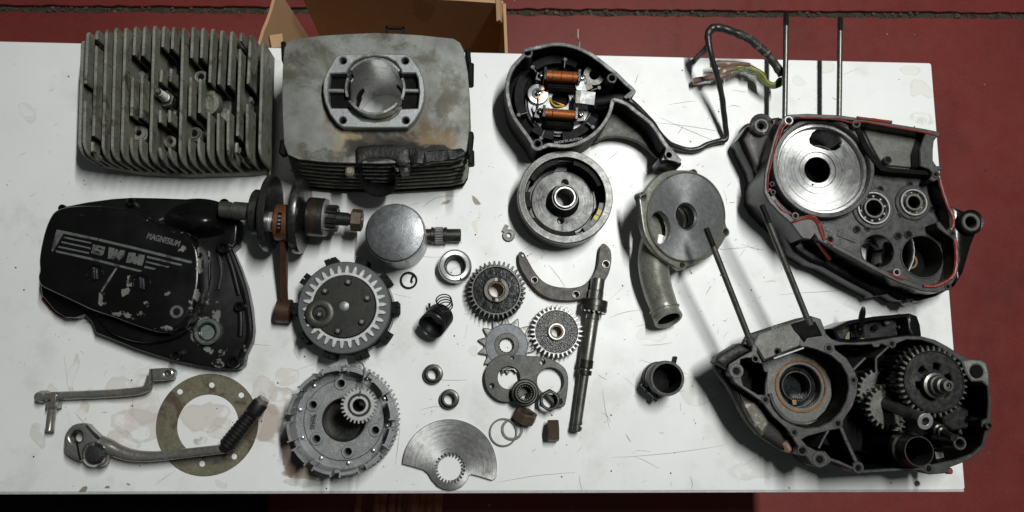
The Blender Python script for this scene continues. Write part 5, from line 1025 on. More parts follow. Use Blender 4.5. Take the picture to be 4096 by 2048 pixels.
part('worn_tape', tube(w_[k_ - 12:k_ - 3], [x * 1.05 for x in rr[k_ - 12:k_ - 3]], 14), mat('brown_torn_tape', (.13, .10, .07), (.016, .015, .014), 45, 0, (.35, .5), .4, 160, (.014, .014, .014), 48, .48, .54), wl)
for i in range(7):
    o = (i - 3) * 9; e = [(470, 585), (520, 578), (540, 590), (500, 625), (475, 645), (530, 600), (620, 560)][i]
    pp = [(*n_(912, 640), .038), (*n_(935 - abs(o) * .3, 668), .036), (*n_(905 + o * .5, 700 + o), .034), (*n_(850, 735 + o * .8), .031), (*n_(790, 712 + o), .029), (*n_(740 - o, 660 + o), .027), (*n_(700, 615 + o), .025), (*n_(620, 590 + o * 1.2), .024), (*n_(*e), .024)]
    part('loom_wire', ptube(pp, .00105, 5, 8), M['green'] if i != 1 else M['ywire'], wl)
part('taped_connector', wobble(tube(smooth([tuple(n_.w(x, y, z)) for x, y, z in ((160, 695, .014), (250, 675, .018), (330, 660, .021), (400, 650, .023), (478, 635, .024))], 3, False), [.0040, .0042, .0042, .0042, .0046, .005, .005, .005, .0053, .0053, .0048, .004, .0034], 9), .0016, 110), M['tape'], wl)
part('taped_connector', wobble(tube(smooth([tuple(n_.w(x, y, z)) for x, y, z in ((380, 625, .024), (460, 600, .025), (535, 580, .025))], 3, False), [.003, .0045, .0048, .0042, .0036, .003, .0024], 9), .0014, 110), M['tape'], wl)
part('taped_connector', wobble(tube(smooth([tuple(n_.w(x, y, z)) for x, y, z in ((300, 560, .020), (370, 550, .023), (460, 548, .024), (560, 550, .025), (640, 560, .025))], 3, False), [.003, .0042, .0044, .0046, .0046, .0044, .0042, .004, .0036, .0032, .0028, .0024, .002], 9), .0014, 110, 5), M['tape'], wl)

# ------------------------------------------------------------------ rubber intake boot
q = Z(2500, 1250, 3.22); zt = .048; c = q.w(545, 848, zt); k = SC(*q(545, 848), zt) / 3.22; C0 = (c.x, c.y, 0); O = (c.x, c.y, zt)
rb = thing('intake_boot', 'short black rubber intake boot with a screw clamp', 'rubber boot', 2640, 1515)
part('boot', lathe(C0, [(176 * k, .0), (222 * k, 0), (226 * k, .004), (222 * k, .010), (206 * k, .012), (206 * k, .026), (222 * k, .029), (228 * k, .034), (226 * k, zt - .0015), (218 * k, zt), (190 * k, zt), (183 * k, zt - .0025), (180 * k, zt - .012), (168 * k, zt - .014), (168 * k, .012)], 64, closed=True), M['rubber'], rb, O)
part('boot_floor', disc(C0, 170 * k, .008, .011, 40), M['deep'], rb, O)
part('clamp_band', ring(C0, 206 * k, 213 * k, .014, .024, 56), M['steel_dk'], rb, O)
a, b = q.w(210, 925, .020), q.w(405, 1110, .020); ax = (b - a).normalized()
part('clamp_screw', lathe(a, [(.0017, 0), (.0017, (b - a).length)], 12, ax), M['chrome_br'], rb, a)
for f, r_ in ((.40, .0038), (.97, .0042)): part('clamp_nut', hexa(a.lerp(b, f), r_, -.003, .003, .2, ax), M['chrome_br'], rb, a)
part('rib', boxm(tuple(q.w(632, 620, .03)), (.003, .010, .014), -.25), M['black_matte'], rb)
part('clamp_ear', J(boxm(a.lerp(b, .36) + Vector((.003, .002, 0)), (.002, .008, .008), .8), boxm(a.lerp(b, .75) + Vector((.003, .002, 0)), (.002, .008, .008), .8)), M['steel_dk'], rb)

# ------------------------------------------------------------------ levers and flange ring
q = Z(100, 1430, 2.477)
c = q.w(1805, 663, .002); k = SC(*q(1805, 663), .002) / 2.477; ci = q.w(1812, 668, .002)
solo('flange_ring', ext(circ((c.x, c.y), 506 * k, 96), [circ((ci.x, ci.y), 306 * k, 80)] + [circ(tuple(q.w(x, y, .002)[:2]), 30 * k, 20) for x, y in ((1535, 337), (1850, 271), (2143, 371), (2073, 980), (1755, 1052))], .0003, .0022, .0004), M['zinc'],
     'flat stained zinc ring with bolt holes under the kick lever', 'flange ring', *q(1805, 663))
sl = thing('shift_lever', 'thin bent steel shift lever with a folding peg on its end', 'shift lever', *q(700, 380))
part('arm', tube(smooth([tuple(q.w(x, y, z)) for x, y, z in ((205, 388, .013), (400, 376, .013), (700, 364, .013), (1000, 346, .014), (1150, 326, .015), (1210, 295, .018), (1238, 235, .020), (1252, 180, .021))], 6, False), [.0049] * 20 + [.0048] * 12 + [.0052] * 11, 16), M['chrome'], sl)
part('clamp_eye', plate(q.l(smooth([(1225, 120), (1240, 112), (1330, 106), (1412, 103), (1462, 128), (1466, 168), (1440, 210), (1390, 226), (1285, 232), (1240, 234), (1222, 200)], 2)), .010, .026, [(*q(1408, 158), 11)], .002, br=2), M['chrome'], sl)
c = q.w(1408, 158, .026); kk = SC(*q(1408, 158), .026) / 2.477
part('splined_bore', ext(circ((c.x, c.y), 40 * kk, 32), [gear2((c.x, c.y), 33 * kk, 27 * kk, 22, 0)], .008, .0245, .0003), M['steel_dk'], sl)
part('clamp_slot', boxm(tuple(q.w(1258, 170, .0262)), (.0009, .012, .0006), .1), M['deep'], sl)
part('pivot_bolt', lathe(q.w(222, 385, 0), [(.0055, .002), (.0072, .003), (.0072, .012), (.0058, .016), (.0056, .0195), (.005, .0205)], 24), M['chrome'], sl)
part('fork', boxm(tuple(q.w(305, 415, .013)), (.006, .018, .013), .05), M['chrome'], sl)
part('peg', tube([q.w(275, 470, .012), q.w(262, 560, .0115), q.w(246, 700, .011), q.w(244, 715, .011), q.w(243, 722, .011), q.w(240, 738, .011)], [.0050, .0050, .0048, .0052, .0054, .0048], 20), M['chrome'], sl)
part('peg_socket', boxm(tuple(q.w(285, 470, .012)), (.014, .008, .012), .0), M['chrome'], sl)
kl = thing('kick_lever', 'curved chromed kick start lever with a ribbed black rubber grip', 'kick lever', *q(900, 900))
hub = [(378, 900), (374, 820), (398, 745), (455, 675), (535, 652), (600, 660), (640, 690), (700, 760), (750, 815), (800, 860), (826, 930), (800, 1035), (735, 1088), (650, 1058), (556, 1020), (530, 1030), (450, 992), (392, 945)]
part('hub', plate(q.l(smooth(hub, 2)), .016, .030, [[q(508 + 58 * math.cos(i * PI / 12), 787 + 66 * math.sin(i * PI / 12)) for i in range(24)]], .004, br=3), M['chrome'], kl, q.w(600, 850, .03))
c = q.w(500, 780, .030); kk = SC(*q(500, 780), .03) / 2.477
part('splined_bore', ext(circ((c.x, c.y), 72 * kk, 40), [gear2((c.x + .0012, c.y - .0012), 62 * kk, 54 * kk, 30, 0)], .017, .0275, .0003), M['steel_dk'], kl, c)
part('knuckle', wobble(loft([[q.w(690 + r_ * 1.05 * math.cos(a_ * PI / 10), 950 + r_ * math.sin(a_ * PI / 10), z) for a_ in range(20)] for r_, z in ((135, .012), (130, .027), (108, .036), (70, .0405), (8, .042))], True, True, True), .0012, 60), M['chrome_br'], kl, q.w(690, 950, .04))
part('clamp_split', tube([q.w(515, 850, .0303), q.w(530, 930, .0303), q.w(548, 1015, .0303)], .0010, 6), M['deep'], kl)
part('hub_flank', plate(q.l([(610, 665), (660, 720), (745, 800), (720, 820), (690, 800), (620, 720), (585, 680)]), .018, .0325, [], .002), M['chrome_br'], kl)
arm = smooth([tuple(q.w(x, y, z)) for x, y, z in ((745, 850, .026), (830, 880, .026), (930, 930, .025), (1060, 968, .024), (1220, 980, .023), (1400, 970, .0225), (1650, 942, .0225), (1850, 920, .024), (1975, 905, .026))], 5, False)
part('arm', tube(arm, [(.0092 - .0036 * min(1, i / 24)) for i in range(len(arm))], 20), M['chrome'], kl)
g0, g1 = q.w(1990, 890, .028), q.w(2352, 430, .034); ax = (g1 - g0).normalized(); Lg = (g1 - g0).length; pf = [(.007, -.004)]
nr = 10
for i in range(nr):
    s = .002 + (Lg - .022) * i / nr; dd = (Lg - .022) / nr; rb_ = .0098 - .0010 * i / nr; pf += [(rb_ * .84, s), (rb_, s + dd * .18), (rb_ * 1.03, s + dd * .45), (rb_, s + dd * .72), (rb_ * .84, s + dd * .88)]
pf += [(.0088, Lg - .019), (.0094, Lg - .016), (.0094, Lg - .004), (.0086, Lg - .002)]
part('grip', lathe(g0, pf, 32, ax), M['rubber'], kl, g0)
part('grip_peg', lathe(g0, [(.0066, Lg - .006), (.0074, Lg + .001), (.0068, Lg + .0035), (.003, Lg + .0045)], 24, ax), M['chrome'], kl, g0)

# ------------------------------------------------------------------ clutch-side crankcase half (upper right)
q = Z(2900, 400, 1.5155); zr, zf = .076, .052
cu = thing('crankcase_half', 'oily grey crankcase half with large bright machined chamber and red sealant', 'crankcase half', 3400, 830)
kz = SC(3350, 850, zr) / 1.5155
ol = [(345, 112), (380, 88), (500, 82), (700, 92), (800, 106), (1000, 140), (1200, 172), (1290, 190), (1312, 214), (1270, 232), (1262, 300), (1262, 380), (1270, 398), (1325, 402), (1326, 420), (1295, 432), (1304, 470), (1340, 560), (1366, 640), (1392, 680), (1390, 780), (1406, 830), (1417, 900), (1420, 985), (1408, 1060), (1388, 1102), (1350, 1150), (1300, 1168), (1200, 1160), (1120, 1130), (1060, 1110), (900, 1030), (760, 950), (640, 888), (565, 850), (545, 812), (520, 845), (470, 838), (440, 800), (400, 745), (330, 685), (270, 622), (236, 560), (240, 450), (268, 330), (298, 220)]
# body below the joint level
pits = [circ(q.w(925, 915, zf), 100 * kz, 48), circ(q.w(1195, 950, zf), 127 * kz, 48)]
smallh = [(445, 145, 12), (860, 380, 10), (655, 712, 10), (635, 845, 14), (798, 785, 16), (1048, 825, 17), (1110, 815, 18), (865, 775, 14), (1120, 510, 12), (940, 540, 13), (1253, 660, 13), (1065, 690, 12), (965, 375, 16)]
hubh = circ(q.w(562, 423, zf), 80 * kz, 48)
slot = wpts(q.l([(512, 235), (530, 200), (560, 178), (600, 170), (650, 180), (690, 210), (708, 250), (700, 285), (670, 305), (625, 305), (580, 290), (540, 280), (515, 262)]), zf)
w_ol = wpts(q.l(ol), zr)
bears = [circ(q.w(903, 655, zf), 60 * kz, 40), circ(q.w(1145, 620, zf), 44 * kz, 40)]
inn = [(360, 140), (385, 118), (500, 108), (690, 115), (775, 125), (1000, 165), (1190, 196), (1215, 205), (1205, 225), (1180, 300), (1185, 400), (1240, 420), (1255, 440), (1250, 462), (1240, 480), (1262, 495), (1300, 480), (1318, 560), (1345, 645), (1362, 700), (1364, 770), (1345, 790), (1300, 735), (1280, 745), (1290, 775), (1350, 820), (1380, 840), (1390, 905), (1393, 985), (1380, 1050), (1362, 1090), (1320, 1105), (1280, 1135), (1210, 1130), (1130, 1100), (1070, 1078), (910, 1005), (770, 925), (655, 865), (610, 840), (585, 770), (560, 735), (525, 712), (470, 700), (420, 718), (345, 660), (290, 605), (262, 555), (266, 450), (292, 335), (322, 235)]
part('casting', ext(_inset([(x, y) for x, y in wpts(q.l(inn), zr)][::-1] if _area(wpts(q.l(inn), zr)) < 0 else wpts(q.l(inn), zr), -.0012), [hubh, slot] + pits + bears, .006, zf, .001), M['case'], cu, q.w(800, 600, zf))
# outer walls: ring following the outline
part('joint_flange', ext(w_ol, [wpts(q.l(inn), zr)], zr - .0035, zr, .0009), M['case_rim'], cu, q.w(800, 600, zr))
part('outer_wall', ext(_inset(w_ol if _area(w_ol) > 0 else w_ol[::-1], .0003), [wpts(q.l(inn), zr)], .003, zr - .0034, .0004), M['black'], cu)
# lower skirt that shows beyond the flange at the left and below
sk = [(350, 100), (200, 118), (130, 160), (85, 232), (110, 300), (170, 420), (215, 600), (290, 720), (350, 800), (420, 920), (520, 985), (600, 1012), (740, 1090), (900, 1172), (920, 1190), (1000, 1175), (1060, 1212), (1180, 1222), (1290, 1190), (1400, 1130), (1450, 1050), (1500, 880), (1380, 640), (1200, 640), (700, 760), (450, 400)]
part('skirt', plate(q.l(sk), .001, .040, [circ(q(925, 915), 130, 24), circ(q(1195, 950), 145, 24), circ(q(562, 423), 75, 24), circ(q(903, 655), 75, 24), circ(q(600, 235), 60, 20)], .006, zref=.040, br=3), M['black'], cu)
# lugs
for x, y, r, h, z0, z1 in ((222, 155, 52, 20, .02, .055), (495, 790, 46, 20, .01, .070), (1493, 740, 70, 34, .012, .062)):
    c = q.w(x, y, z1); k = SC(*q(x, y), z1) / 1.5155
    part('mount_lug', ring((c.x, c.y, 0), h * k, r * k, z0, z1, 40, b=.0025), M['black'] if x > 1000 else M['case_lt'] if x == 495 else M['black_rim'], cu, (c.x, c.y, z1))
    part('lug_bore', disc((c.x, c.y, 0), h * k * 1.05, .004, z1 - .018, 24), M['deep'], cu)
c = q.w(1493, 740, .063); k = SC(*q(1493, 740), .062) / 1.5155; part('lug_bush', ring((c.x, c.y, 0), 34 * k, 56 * k, .03, .0632, 40, b=.001), M['case_lt'], cu, (c.x, c.y, .063))
part('rear_arm', plate(q.l([(1375, 640), (1480, 678), (1540, 700), (1560, 745), (1520, 830), (1500, 880), (1450, 1050), (1400, 1122), (1380, 1000), (1390, 800)]), .012, .052, [circ(q(1493, 740), 34, 24)], .005, br=2), M['black'], cu)
part('engine_mount', plate(q.l([(340, 95), (225, 112), (150, 170), (110, 235), (180, 400), (205, 470), (240, 400), (280, 250)]), .006, .044, [circ(q(222, 155), 30, 20)], .006, br=2), mat('scraped_red_black_casting', (.022, .02, .02), (.05, .035, .035), 30, 0, (.4, .6), .2, 300, (.26, .10, .10), 24, .60, .68), cu)
# machined chamber
c = q.w(566, 425, zf); r = 284 * kz; O = (c.x, c.y, zf)
part('chamber_wall', ring((c.x, c.y, 0), r, r + .006, zf - .001, zf + .016, 88, b=.001), M['case'], cu, O)
part('chamber_step', ring((c.x, c.y, 0), r - .005, r + .0005, zf - .001, zf + .008, 88, b=.001), M['chamber'], cu, O)
hc = tuple(q.w(562, 423, zf + .002)[:2])
sl2 = wpts(q.l([(512, 235), (530, 200), (560, 178), (600, 170), (650, 180), (690, 210), (708, 250), (700, 285), (670, 305), (625, 305), (580, 290), (540, 280), (515, 262)]), zf + .002)
part('chamber_face', ext(circ((c.x, c.y), r - .004, 88), [circ(hc, 112 * kz, 56), sl2], zf - .003, zf + .002, .0005), M['chamber'], cu, O)
part('hub_face', ring((hc[0], hc[1], 0), 80 * kz, 113 * kz, zf - .004, zf + .0012, 64), M['chamber'], cu, (*hc, zf))
part('hub_bore', J(ring((hc[0], hc[1], 0), 80 * kz, 86 * kz, .004, zf + .0005, 56), disc((hc[0], hc[1], 0), 82 * kz, .004, .010, 40)), M['deep'], cu, (*hc, zf))
for rx, z, a0, a1 in ((150, .0026, 0, 360), (214, .0026, 118, 410), (258, .0024, 125, 405)): part('turned_step', arcring(Vector((hc[0] + .0003, hc[1], 0)) if rx == 150 else Vector((c.x, c.y, 0)), rx * kz, (rx + 2.2) * kz, math.radians(a0), math.radians(a1), zf, zf + z, 80), M['steel_mid'], cu, O)
p = q.w(533, 512, zf + .002); part('oil_hole', disc((p.x, p.y, 0), 6 * kz, zf, zf + .0024, 12), M['deep'], cu)
# pocket at the upper right: bare grey, with wall and half-round mouth
pk = [(830, 150), (1000, 175), (1180, 205), (1195, 215), (1180, 250), (1178, 330), (1190, 395), (1215, 418), (1000, 398), (955, 385), (930, 350), (880, 260)]
part('pocket_floor', wobble(plate(q.l(pk), zf - .002, zf + .003, [], .001, zref=zf + .003), .0006, 30), M['case_lt'], cu, q.w(1000, 300, zf))
part('pocket_wall', wallring.__call__ and (lambda pts: loft(*[[[(p.x + dx, p.y + dy, z) for dx, dy, z in ((-.0025, -.0025, zf), (.0025, .0025, zf), (.0025, .0025, .070), (-.0025, -.0025, .070))] for p in [q.w(x, y, .07) for x, y in pts]]], True, True, True))([(795, 150), (850, 270), (900, 350), (950, 412), (1010, 425), (1130, 434), (1245, 442)]), M['deep'], cu)
mth = [(1197, 222), (1212, 215), (1225, 232), (1248, 226), (1285, 225), (1262, 260), (1253, 310), (1262, 360), (1285, 395), (1275, 405), (1215, 405), (1200, 390), (1186, 350), (1183, 300), (1187, 255)]
part('half_mouth', plate(q.l(mth), zf - .01, .070, [], .002), M['case_lt'], cu, q.w(1230, 310, .07))
part('mouth_groove', tube(smooth([tuple(q.w(x, y, .0705)) for x, y in ((1245, 236), (1224, 270), (1216, 310), (1222, 355), (1245, 395))], 5, False), .0022, 8), M['deep'], cu)
# bearings
def bearing(x, y, r0, r1, r2, r3, nb, z, cage):
    c = q.w(x, y, z); O = (c.x, c.y, z)
    b_ = part('bearing', ring((c.x, c.y, 0), r2 * kz, r3 * kz, z - .012, z + .001, 56), M['steel'], cu, O)
    part('inner_race', ring((c.x, c.y, 0), r0 * kz, r1 * kz, z - .012, z + .0008, 48), M['steel_mid'], b_, O)
    part('cage', ring((c.x, c.y, 0), (r1 + 6) * kz, (r2 - 6) * kz, z - .008, z - .003, 44), cage, b_, O)
    rm = (r1 + r2) / 2 * kz; rb = (r2 - r1) * .40 * kz; src = None
    for i in range(nb):
        a_ = 2 * PI * i / nb + .2; pos = (c.x + rm * math.cos(a_), c.y + rm * math.sin(a_), z - .0042)
        if src is None: src = part('ball', lathe(pos, [(rb * math.sin(t * PI / 8), -rb * math.cos(t * PI / 8)) for t in range(9)], 12, caps=False), M['steel'], b_, pos, ang=80)
        else: copyat(src, 'ball', pos, b_)
    part('housing', ring((c.x, c.y, 0), r3 * kz, (r3 + 26) * kz, zf - .002, zf + .0025, 56, b=.001), M['case'], cu, O)
    part('bore_floor', disc((c.x, c.y, 0), r0 * kz * 1.1, .004, .012, 32), M['deep'], cu, O)
bearing(903, 655, 48, 63, 90, 102, 10, zf + .004, M['deep']); bearing(1145, 620, 37, 54, 72, 84, 9, zf + .004, M['brass'])
for x, y, r in smallh:
    c = q.w(x, y, zf); part('screw_eye', ring((c.x, c.y, 0), r * kz, (r + 9) * kz, zf - .002, zf + .002 if y > 450 else zf + .010, 22, b=.0008), M['case'], cu, (c.x, c.y, zf)); part('screw_hole', disc((c.x, c.y, 0), r * kz * 1.06, zf - .004, zf + .0012 if y > 450 else zf + .009, 18), M['deep'], cu)
for x, y, r, h in ((385, 125, 29, 16), (795, 146, 27, 13), (1277, 451, 25, 12), (1040, 1045, 24, 13), (1350, 1131, 22, 10), (1378, 808, 20, 10), (290, 560, 18, 8), (425, 703, 24, 10), (284, 510, 16, 8)):
    c = q.w(x, y, zr); part('screw_boss', ring((c.x, c.y, 0), h * kz, r * kz, zf - .002, zr + .0012, 28, b=.0008), M['case_rim'] if x not in (385, 1040) else M['steel'], cu, (c.x, c.y, zr)); part('screw_hole', disc((c.x, c.y, 0), h * kz * 1.0, zf - .002, zr + .0004, 18), M['deep'], cu)
# pits under the two big bores
c = q.w(925, 915, zf); O = (c.x, c.y, .03)
part('bore_liner', ring((c.x, c.y, 0), 99 * kz, 108 * kz, .014, zf + .0008, 56), M['case'], cu, O)
for z_, rr_ in ((.030, 84), (.022, 72)): part('bore_step', ring((c.x + .006, c.y, 0), rr_ * kz, 101 * kz, z_ - .004, z_, 48), M['steel_dk'], cu, O)
c = q.w(1195, 950, zf); O = (c.x, c.y, .03)
part('bore_liner', ring((c.x, c.y, 0), 126 * kz, 136 * kz, .010, zf + .001, 60), M['case'], cu, O)
pc_ = q.w(1112, 980, .02); kk = SC(*q(1112, 980), .02) / 1.5155
part('bore_floor', ext(circ((c.x, c.y), 130 * kz, 48), [circ((pc_.x, pc_.y), 34 * kk, 28)], .010, .014, .0005), M['deep'], cu, O)
part('oil_seal', ring((pc_.x, pc_.y, 0), 32 * kk, 48 * kk, .012, .024, 36), M['brass'], cu, (pc_.x, pc_.y, .02))
# raised casting number and pad, nuts, sealant
u = (q.w(795, 850, zf) - q.w(680, 805, zf)).normalized(); vv = Vector((-u.y, u.x, 0))
part('name_pad', boxm(q.w(738, 832, zf + .0008), (124 * kz, 26 * kz, .002), math.atan2(u.y, u.x)), M['case'], cu)
part('cast_lettering', text('484 1', .021, .0016, (q.w(622, 785, zf + .0005), u, vv, Vector((0, 0, 1))), .0003), M['case'], cu)
part('drain_bolt', J(hexa(q.w(1100, 1195, .03), .0085, 0, .008, .3, (-.1, -.95, .3)), lathe(q.w(1100, 1195, .03), [(.006, .0), (.006, .010)], 24, (-.1, -.95, .3))), M['steel_mid'], cu)
part('engine_mount_rib', tube([q.w(560, 860, .07), q.w(590, 905, .06), q.w(635, 965, .050)], .0020, 8), M['seal'], cu)
for pts, r in (([(378, 150), (345, 152), (318, 225), (290, 335), (263, 450), (260, 540), (285, 548)], .0014), ([(395, 140), (350, 170), (330, 240)], .001), ([(420, 104), (560, 110), (700, 122), (770, 138), (835, 132), (1000, 160), (1190, 194), (1285, 215)], .0013), ([(800, 108), (900, 120), (1010, 135)], .0022), ([(1300, 482), (1322, 565), (1352, 650), (1378, 700), (1382, 760), (1365, 788)], .0022), ([(1392, 845), (1400, 905), (1402, 985), (1385, 1060), (1340, 1100), (1270, 1130), (1200, 1128)], .0024), ([(300, 605), (345, 665), (400, 690)], .0012), ([(405, 742), (470, 720), (525, 718), (560, 748), (575, 790), (600, 850)], .0018), ([(420, 735), (480, 708), (535, 706), (578, 745), (598, 800), (605, 845)], .0012), ([(655, 880), (640, 870), (620, 862)], .002), ([(1000, 1050), (1040, 1075), (1085, 1085)], .0014)):
    part('sealant_bead', wobble(tube(smooth([tuple(q.w(x, y, zr + .0004)) for x, y in pts], 5, False), r * .9, 7), .0006, 300), M['seal'], cu)
# studs lying level with the bench
for (x0, y0, x1, y1, z) in ((3139, 470, 3145, 52, .050), (3356, 470, 3361, 72, .050)):
    a, b = P(x0, y0, z), P(x1, y1, z + .004); ax = (b - a).normalized(); L_ = (b - a).length
    s_ = part('cylinder_stud', lathe(a, [(.0033, 0), (.0033, L_ - .018)], 16, ax), M['steel_mid'], cu, a)
    pf = []
    for i in range(16): pf += [(.0031, L_ - .018 + i * .0011), (.0037, L_ - .018 + i * .0011 + .00055)]
    part('thread', lathe(a, pf + [(.0025, L_ + .001)], 16, ax), M['steel_dk'], s_, a)

# ------------------------------------------------------------------ gearbox-side crankcase half (lower right)
q = Z(2800, 1200, 1.7175); zr = .084; kz = SC(3400, 1580, zr) / 1.7175
cl_ = thing('crankcase_half', 'black crankcase half with gears, shafts and an open drum inside', 'crankcase half', 3400, 1600)
ol = [(190, 480), (200, 440), (270, 395), (355, 350), (360, 300), (400, 225), (600, 158), (760, 108), (830, 130), (850, 180), (868, 232), (905, 265), (960, 285), (1040, 292), (1180, 283), (1320, 258), (1420, 245), (1520, 248), (1620, 275), (1700, 318), (1790, 375), (1850, 402), (1930, 408), (1972, 432), (1990, 500), (1995, 640), (2006, 700), (2000, 830), (2005, 870), (1985, 900), (1960, 1000), (1900, 1068), (1820, 1112), (1720, 1150), (1700, 1190), (1580, 1200), (1510, 1172), (1300, 1180), (1120, 1192), (1060, 1172), (960, 1130), (905, 1110), (870, 1140), (820, 1160), (770, 1130), (730, 1075), (690, 1050), (670, 1000), (640, 950), (590, 880), (500, 800), (440, 720), (410, 690), (280, 600), (240, 570)]
ch = [(395, 290), (470, 260), (600, 215), (650, 260), (690, 320), (740, 325), (800, 340), (900, 380), (970, 440), (1015, 520), (1022, 610), (1005, 690), (965, 770), (900, 835), (820, 872), (730, 880), (640, 858), (560, 812), (500, 745), (468, 660), (462, 560), (470, 490), (430, 430), (395, 360)]
pk = [(280, 410), (320, 398), (352, 400), (400, 432), (428, 440), (440, 490), (462, 500), (448, 570), (446, 650), (400, 650), (300, 588), (285, 540), (300, 500), (275, 450)]
gb = [(925, 315), (1000, 308), (1100, 310), (1180, 305), (1195, 325), (1230, 325), (1245, 302), (1290, 318), (1330, 330), (1352, 300), (1420, 272), (1520, 275), (1600, 300), (1680, 345), (1760, 398), (1820, 440), (1845, 480), (1860, 530), (1950, 545), (1975, 590), (1982, 700), (1975, 810), (1940, 830), (1935, 870), (1965, 890), (1935, 1000), (1870, 1055), (1760, 1095), (1600, 1130), (1520, 1148), (1300, 1158), (1130, 1168), (1115, 1120), (1080, 1100), (1050, 1125), (1055, 1150), (960, 1105), (900, 1085), (860, 1040), (800, 1035), (735, 1000), (700, 960), (745, 935), (830, 912), (900, 895), (960, 885), (985, 830), (1050, 730), (1080, 640), (1085, 560), (1070, 500), (1010, 400), (930, 340)]
w_ol = wpts(q.l(ol), zr)
part('joint_flange', ext(w_ol, [wpts(q.l(ch), zr), wpts(q.l(pk), zr), wpts(q.l(gb), zr)], zr - .0035, zr, .0009), M['case_rim'], cl_, q.w(900, 700, zr))
cx = sum(p[0] for p in w_ol) / len(w_ol)
part('casting_wall', ext([(x, y) for x, y in wpts(q.l(ol), zr - .001)], [wpts(q.l(ch), zr), wpts(q.l(pk), zr), wpts(q.l(gb), zr)], .038, zr - .0036, .001), M['deep'], cl_)
_cx, _cy = sum(p[0] for p in w_ol) / len(w_ol) + .012, sum(p[1] for p in w_ol) / len(w_ol) + .006
part('lower_body', ext([(_cx + (x - _cx) * .80, _cy + (y - _cy) * .80) for x, y in w_ol], [circ(q.w(690, 592, .03), .044, 40), wpts(q.l(gb), zr)], .001, .040, .001), M['deep'], cl_)
part('gearbox_floor', ext(wpts(q.l(gb), zr), [], .004, .016, .0006), M['deep'], cl_); part('pocket_floor', ext(wpts(q.l(pk), zr), [], .040, .046, .0006), M['deep'], cl_)
cc = q.w(690, 605, .05); 
part('chamber_floor', ext(wpts(q.l(ch), zr), [circ(q.w(690, 592, .045), 150 * kz, 56)], .030, .045, .001), M['case_lt'], cl_, cc)
part('chamber_slope', wobble(loft([[q.w(*p, z) for p in ch] for z in (zr - .001, .046)], True), .0002, 40), M['case_lt'], cl_, cc)
# skirt: rough outer casting left and below, with a bare scraped patch
part('outer_skirt', plate(q.l([(108, 425), (128, 380), (270, 296), (340, 300), (200, 440), (240, 570), (420, 700), (600, 900), (690, 1060), (560, 1030), (430, 945), (330, 830), (200, 600), (112, 478)]), .046, .066, [], .006, br=3), mat('scraped_outer_casting', (.012, .0115, .011), (.03, .028, .024), 22, .05, (.45, .65), .4, 160, (.10, .095, .08), 16, .6, .68, spec=.25), cl_)
part('deck_face', wobble(plate(q.l([(112, 425), (128, 385), (270, 298), (352, 345), (270, 392), (200, 438), (185, 480)]), .05, .079, [], .004, br=2), .001, 120), M['dirtpatch'], cl_)
part('scraped_patch', wobble(plate(q.l([(270, 640), (310, 690), (380, 690), (450, 760), (480, 850), (430, 935), (345, 835), (300, 740)]), .04, .0685, [], .003), .0016, 60), mat('bare_dirty_casting', (.18, .17, .13), (.08, .072, .055), 28, .2, (.45, .6), .3, 220, (.34, .33, .29), 26, .58, .62), cl_)
part('sealant_lump', wobble(plate(q.l([(570, 990), (610, 950), (645, 1000), (650, 1050), (600, 1040)]), .045, .070, [], .003), .002, 90), mat('red_and_pale_sealant', (.30, .10, .06), (.22, .19, .14), 60, 0, (.4, .6), .4, 200, (.05, .03, .02), 50, .55, .65), cl_)
# chamber bearing and seal
c = q.w(690, 592, .045); O = (c.x, c.y, .04); k = SC(*q(690, 592), .045) / 1.7175
part('oil_seal', ring((c.x, c.y, 0), 166 * k, 179 * k, .030, .0468, 64, b=.0016), M['burn'], cl_, O)
part('seal_land', ring((c.x, c.y, 0), 146 * k, 168 * k, .016, .040, 60, b=.001), M['case_lt'], cl_, O)
c2 = q.w(672, 600, .03)
part('bearing', ring((c.x, c.y, 0), 108 * k, 148 * k, .010, .030, 60), M['steel_mid'], cl_, O); part('inner_race', ring((c.x, c.y, 0), 92 * k, 108 * k, .010, .034, 56, b=.001), M['steel_dk'], cl_, O)
part('bearing_shield', ring((c.x, c.y, 0), 112 * k, 140 * k, .024, .0318, 56), M['oily'], cl_, O); part('bore_floor', disc((c.x, c.y, 0), 95 * k, .004, .012, 40), M['oily'], cl_, O)
p = q.w(645, 702, .040); part('bearing_clip', boxm(tuple(p), (.005, .006, .003), .1), M['brass'], cl_)
c3 = q.w(690, 640, .046)
part('chamber_lip', tube(smooth([tuple(q.w(x, y, .0475)) for x, y in ((480, 640), (520, 740), (600, 820), (700, 850), (800, 838), (890, 780), (935, 700))], 5, False), .0022, 8), M['case_lt'], cl_)
part('deck', plate(q.l([(400, 228), (600, 160), (640, 150), (700, 260), (690, 318), (500, 395), (440, 420), (400, 350), (362, 300)]), .05, zr + .0006, [(*q(535, 355), 9)], .002), M['case_lt'], cl_)
part('case_stamp', text('808', .010, .0006, (q.w(532, 196, zr + .0008), Vector((.97, .2, 0)).normalized(), Vector((-.2, .97, 0)).normalized(), Vector((0, 0, 1))), .0001), M['steel_dk'], cl_)
part('port_block', plate(q.l([(605, 160), (720, 130), (800, 140), (850, 230), (850, 255), (790, 262), (745, 270), (720, 310), (690, 270), (640, 220)]), .05, zr + .0015, [], .003), M['deep'], cl_)
part('chamber_edge', bar(q.w(505, 402, .084), q.w(712, 328, .084), .0020, .02, .0850), M['alu_face'], cl_)
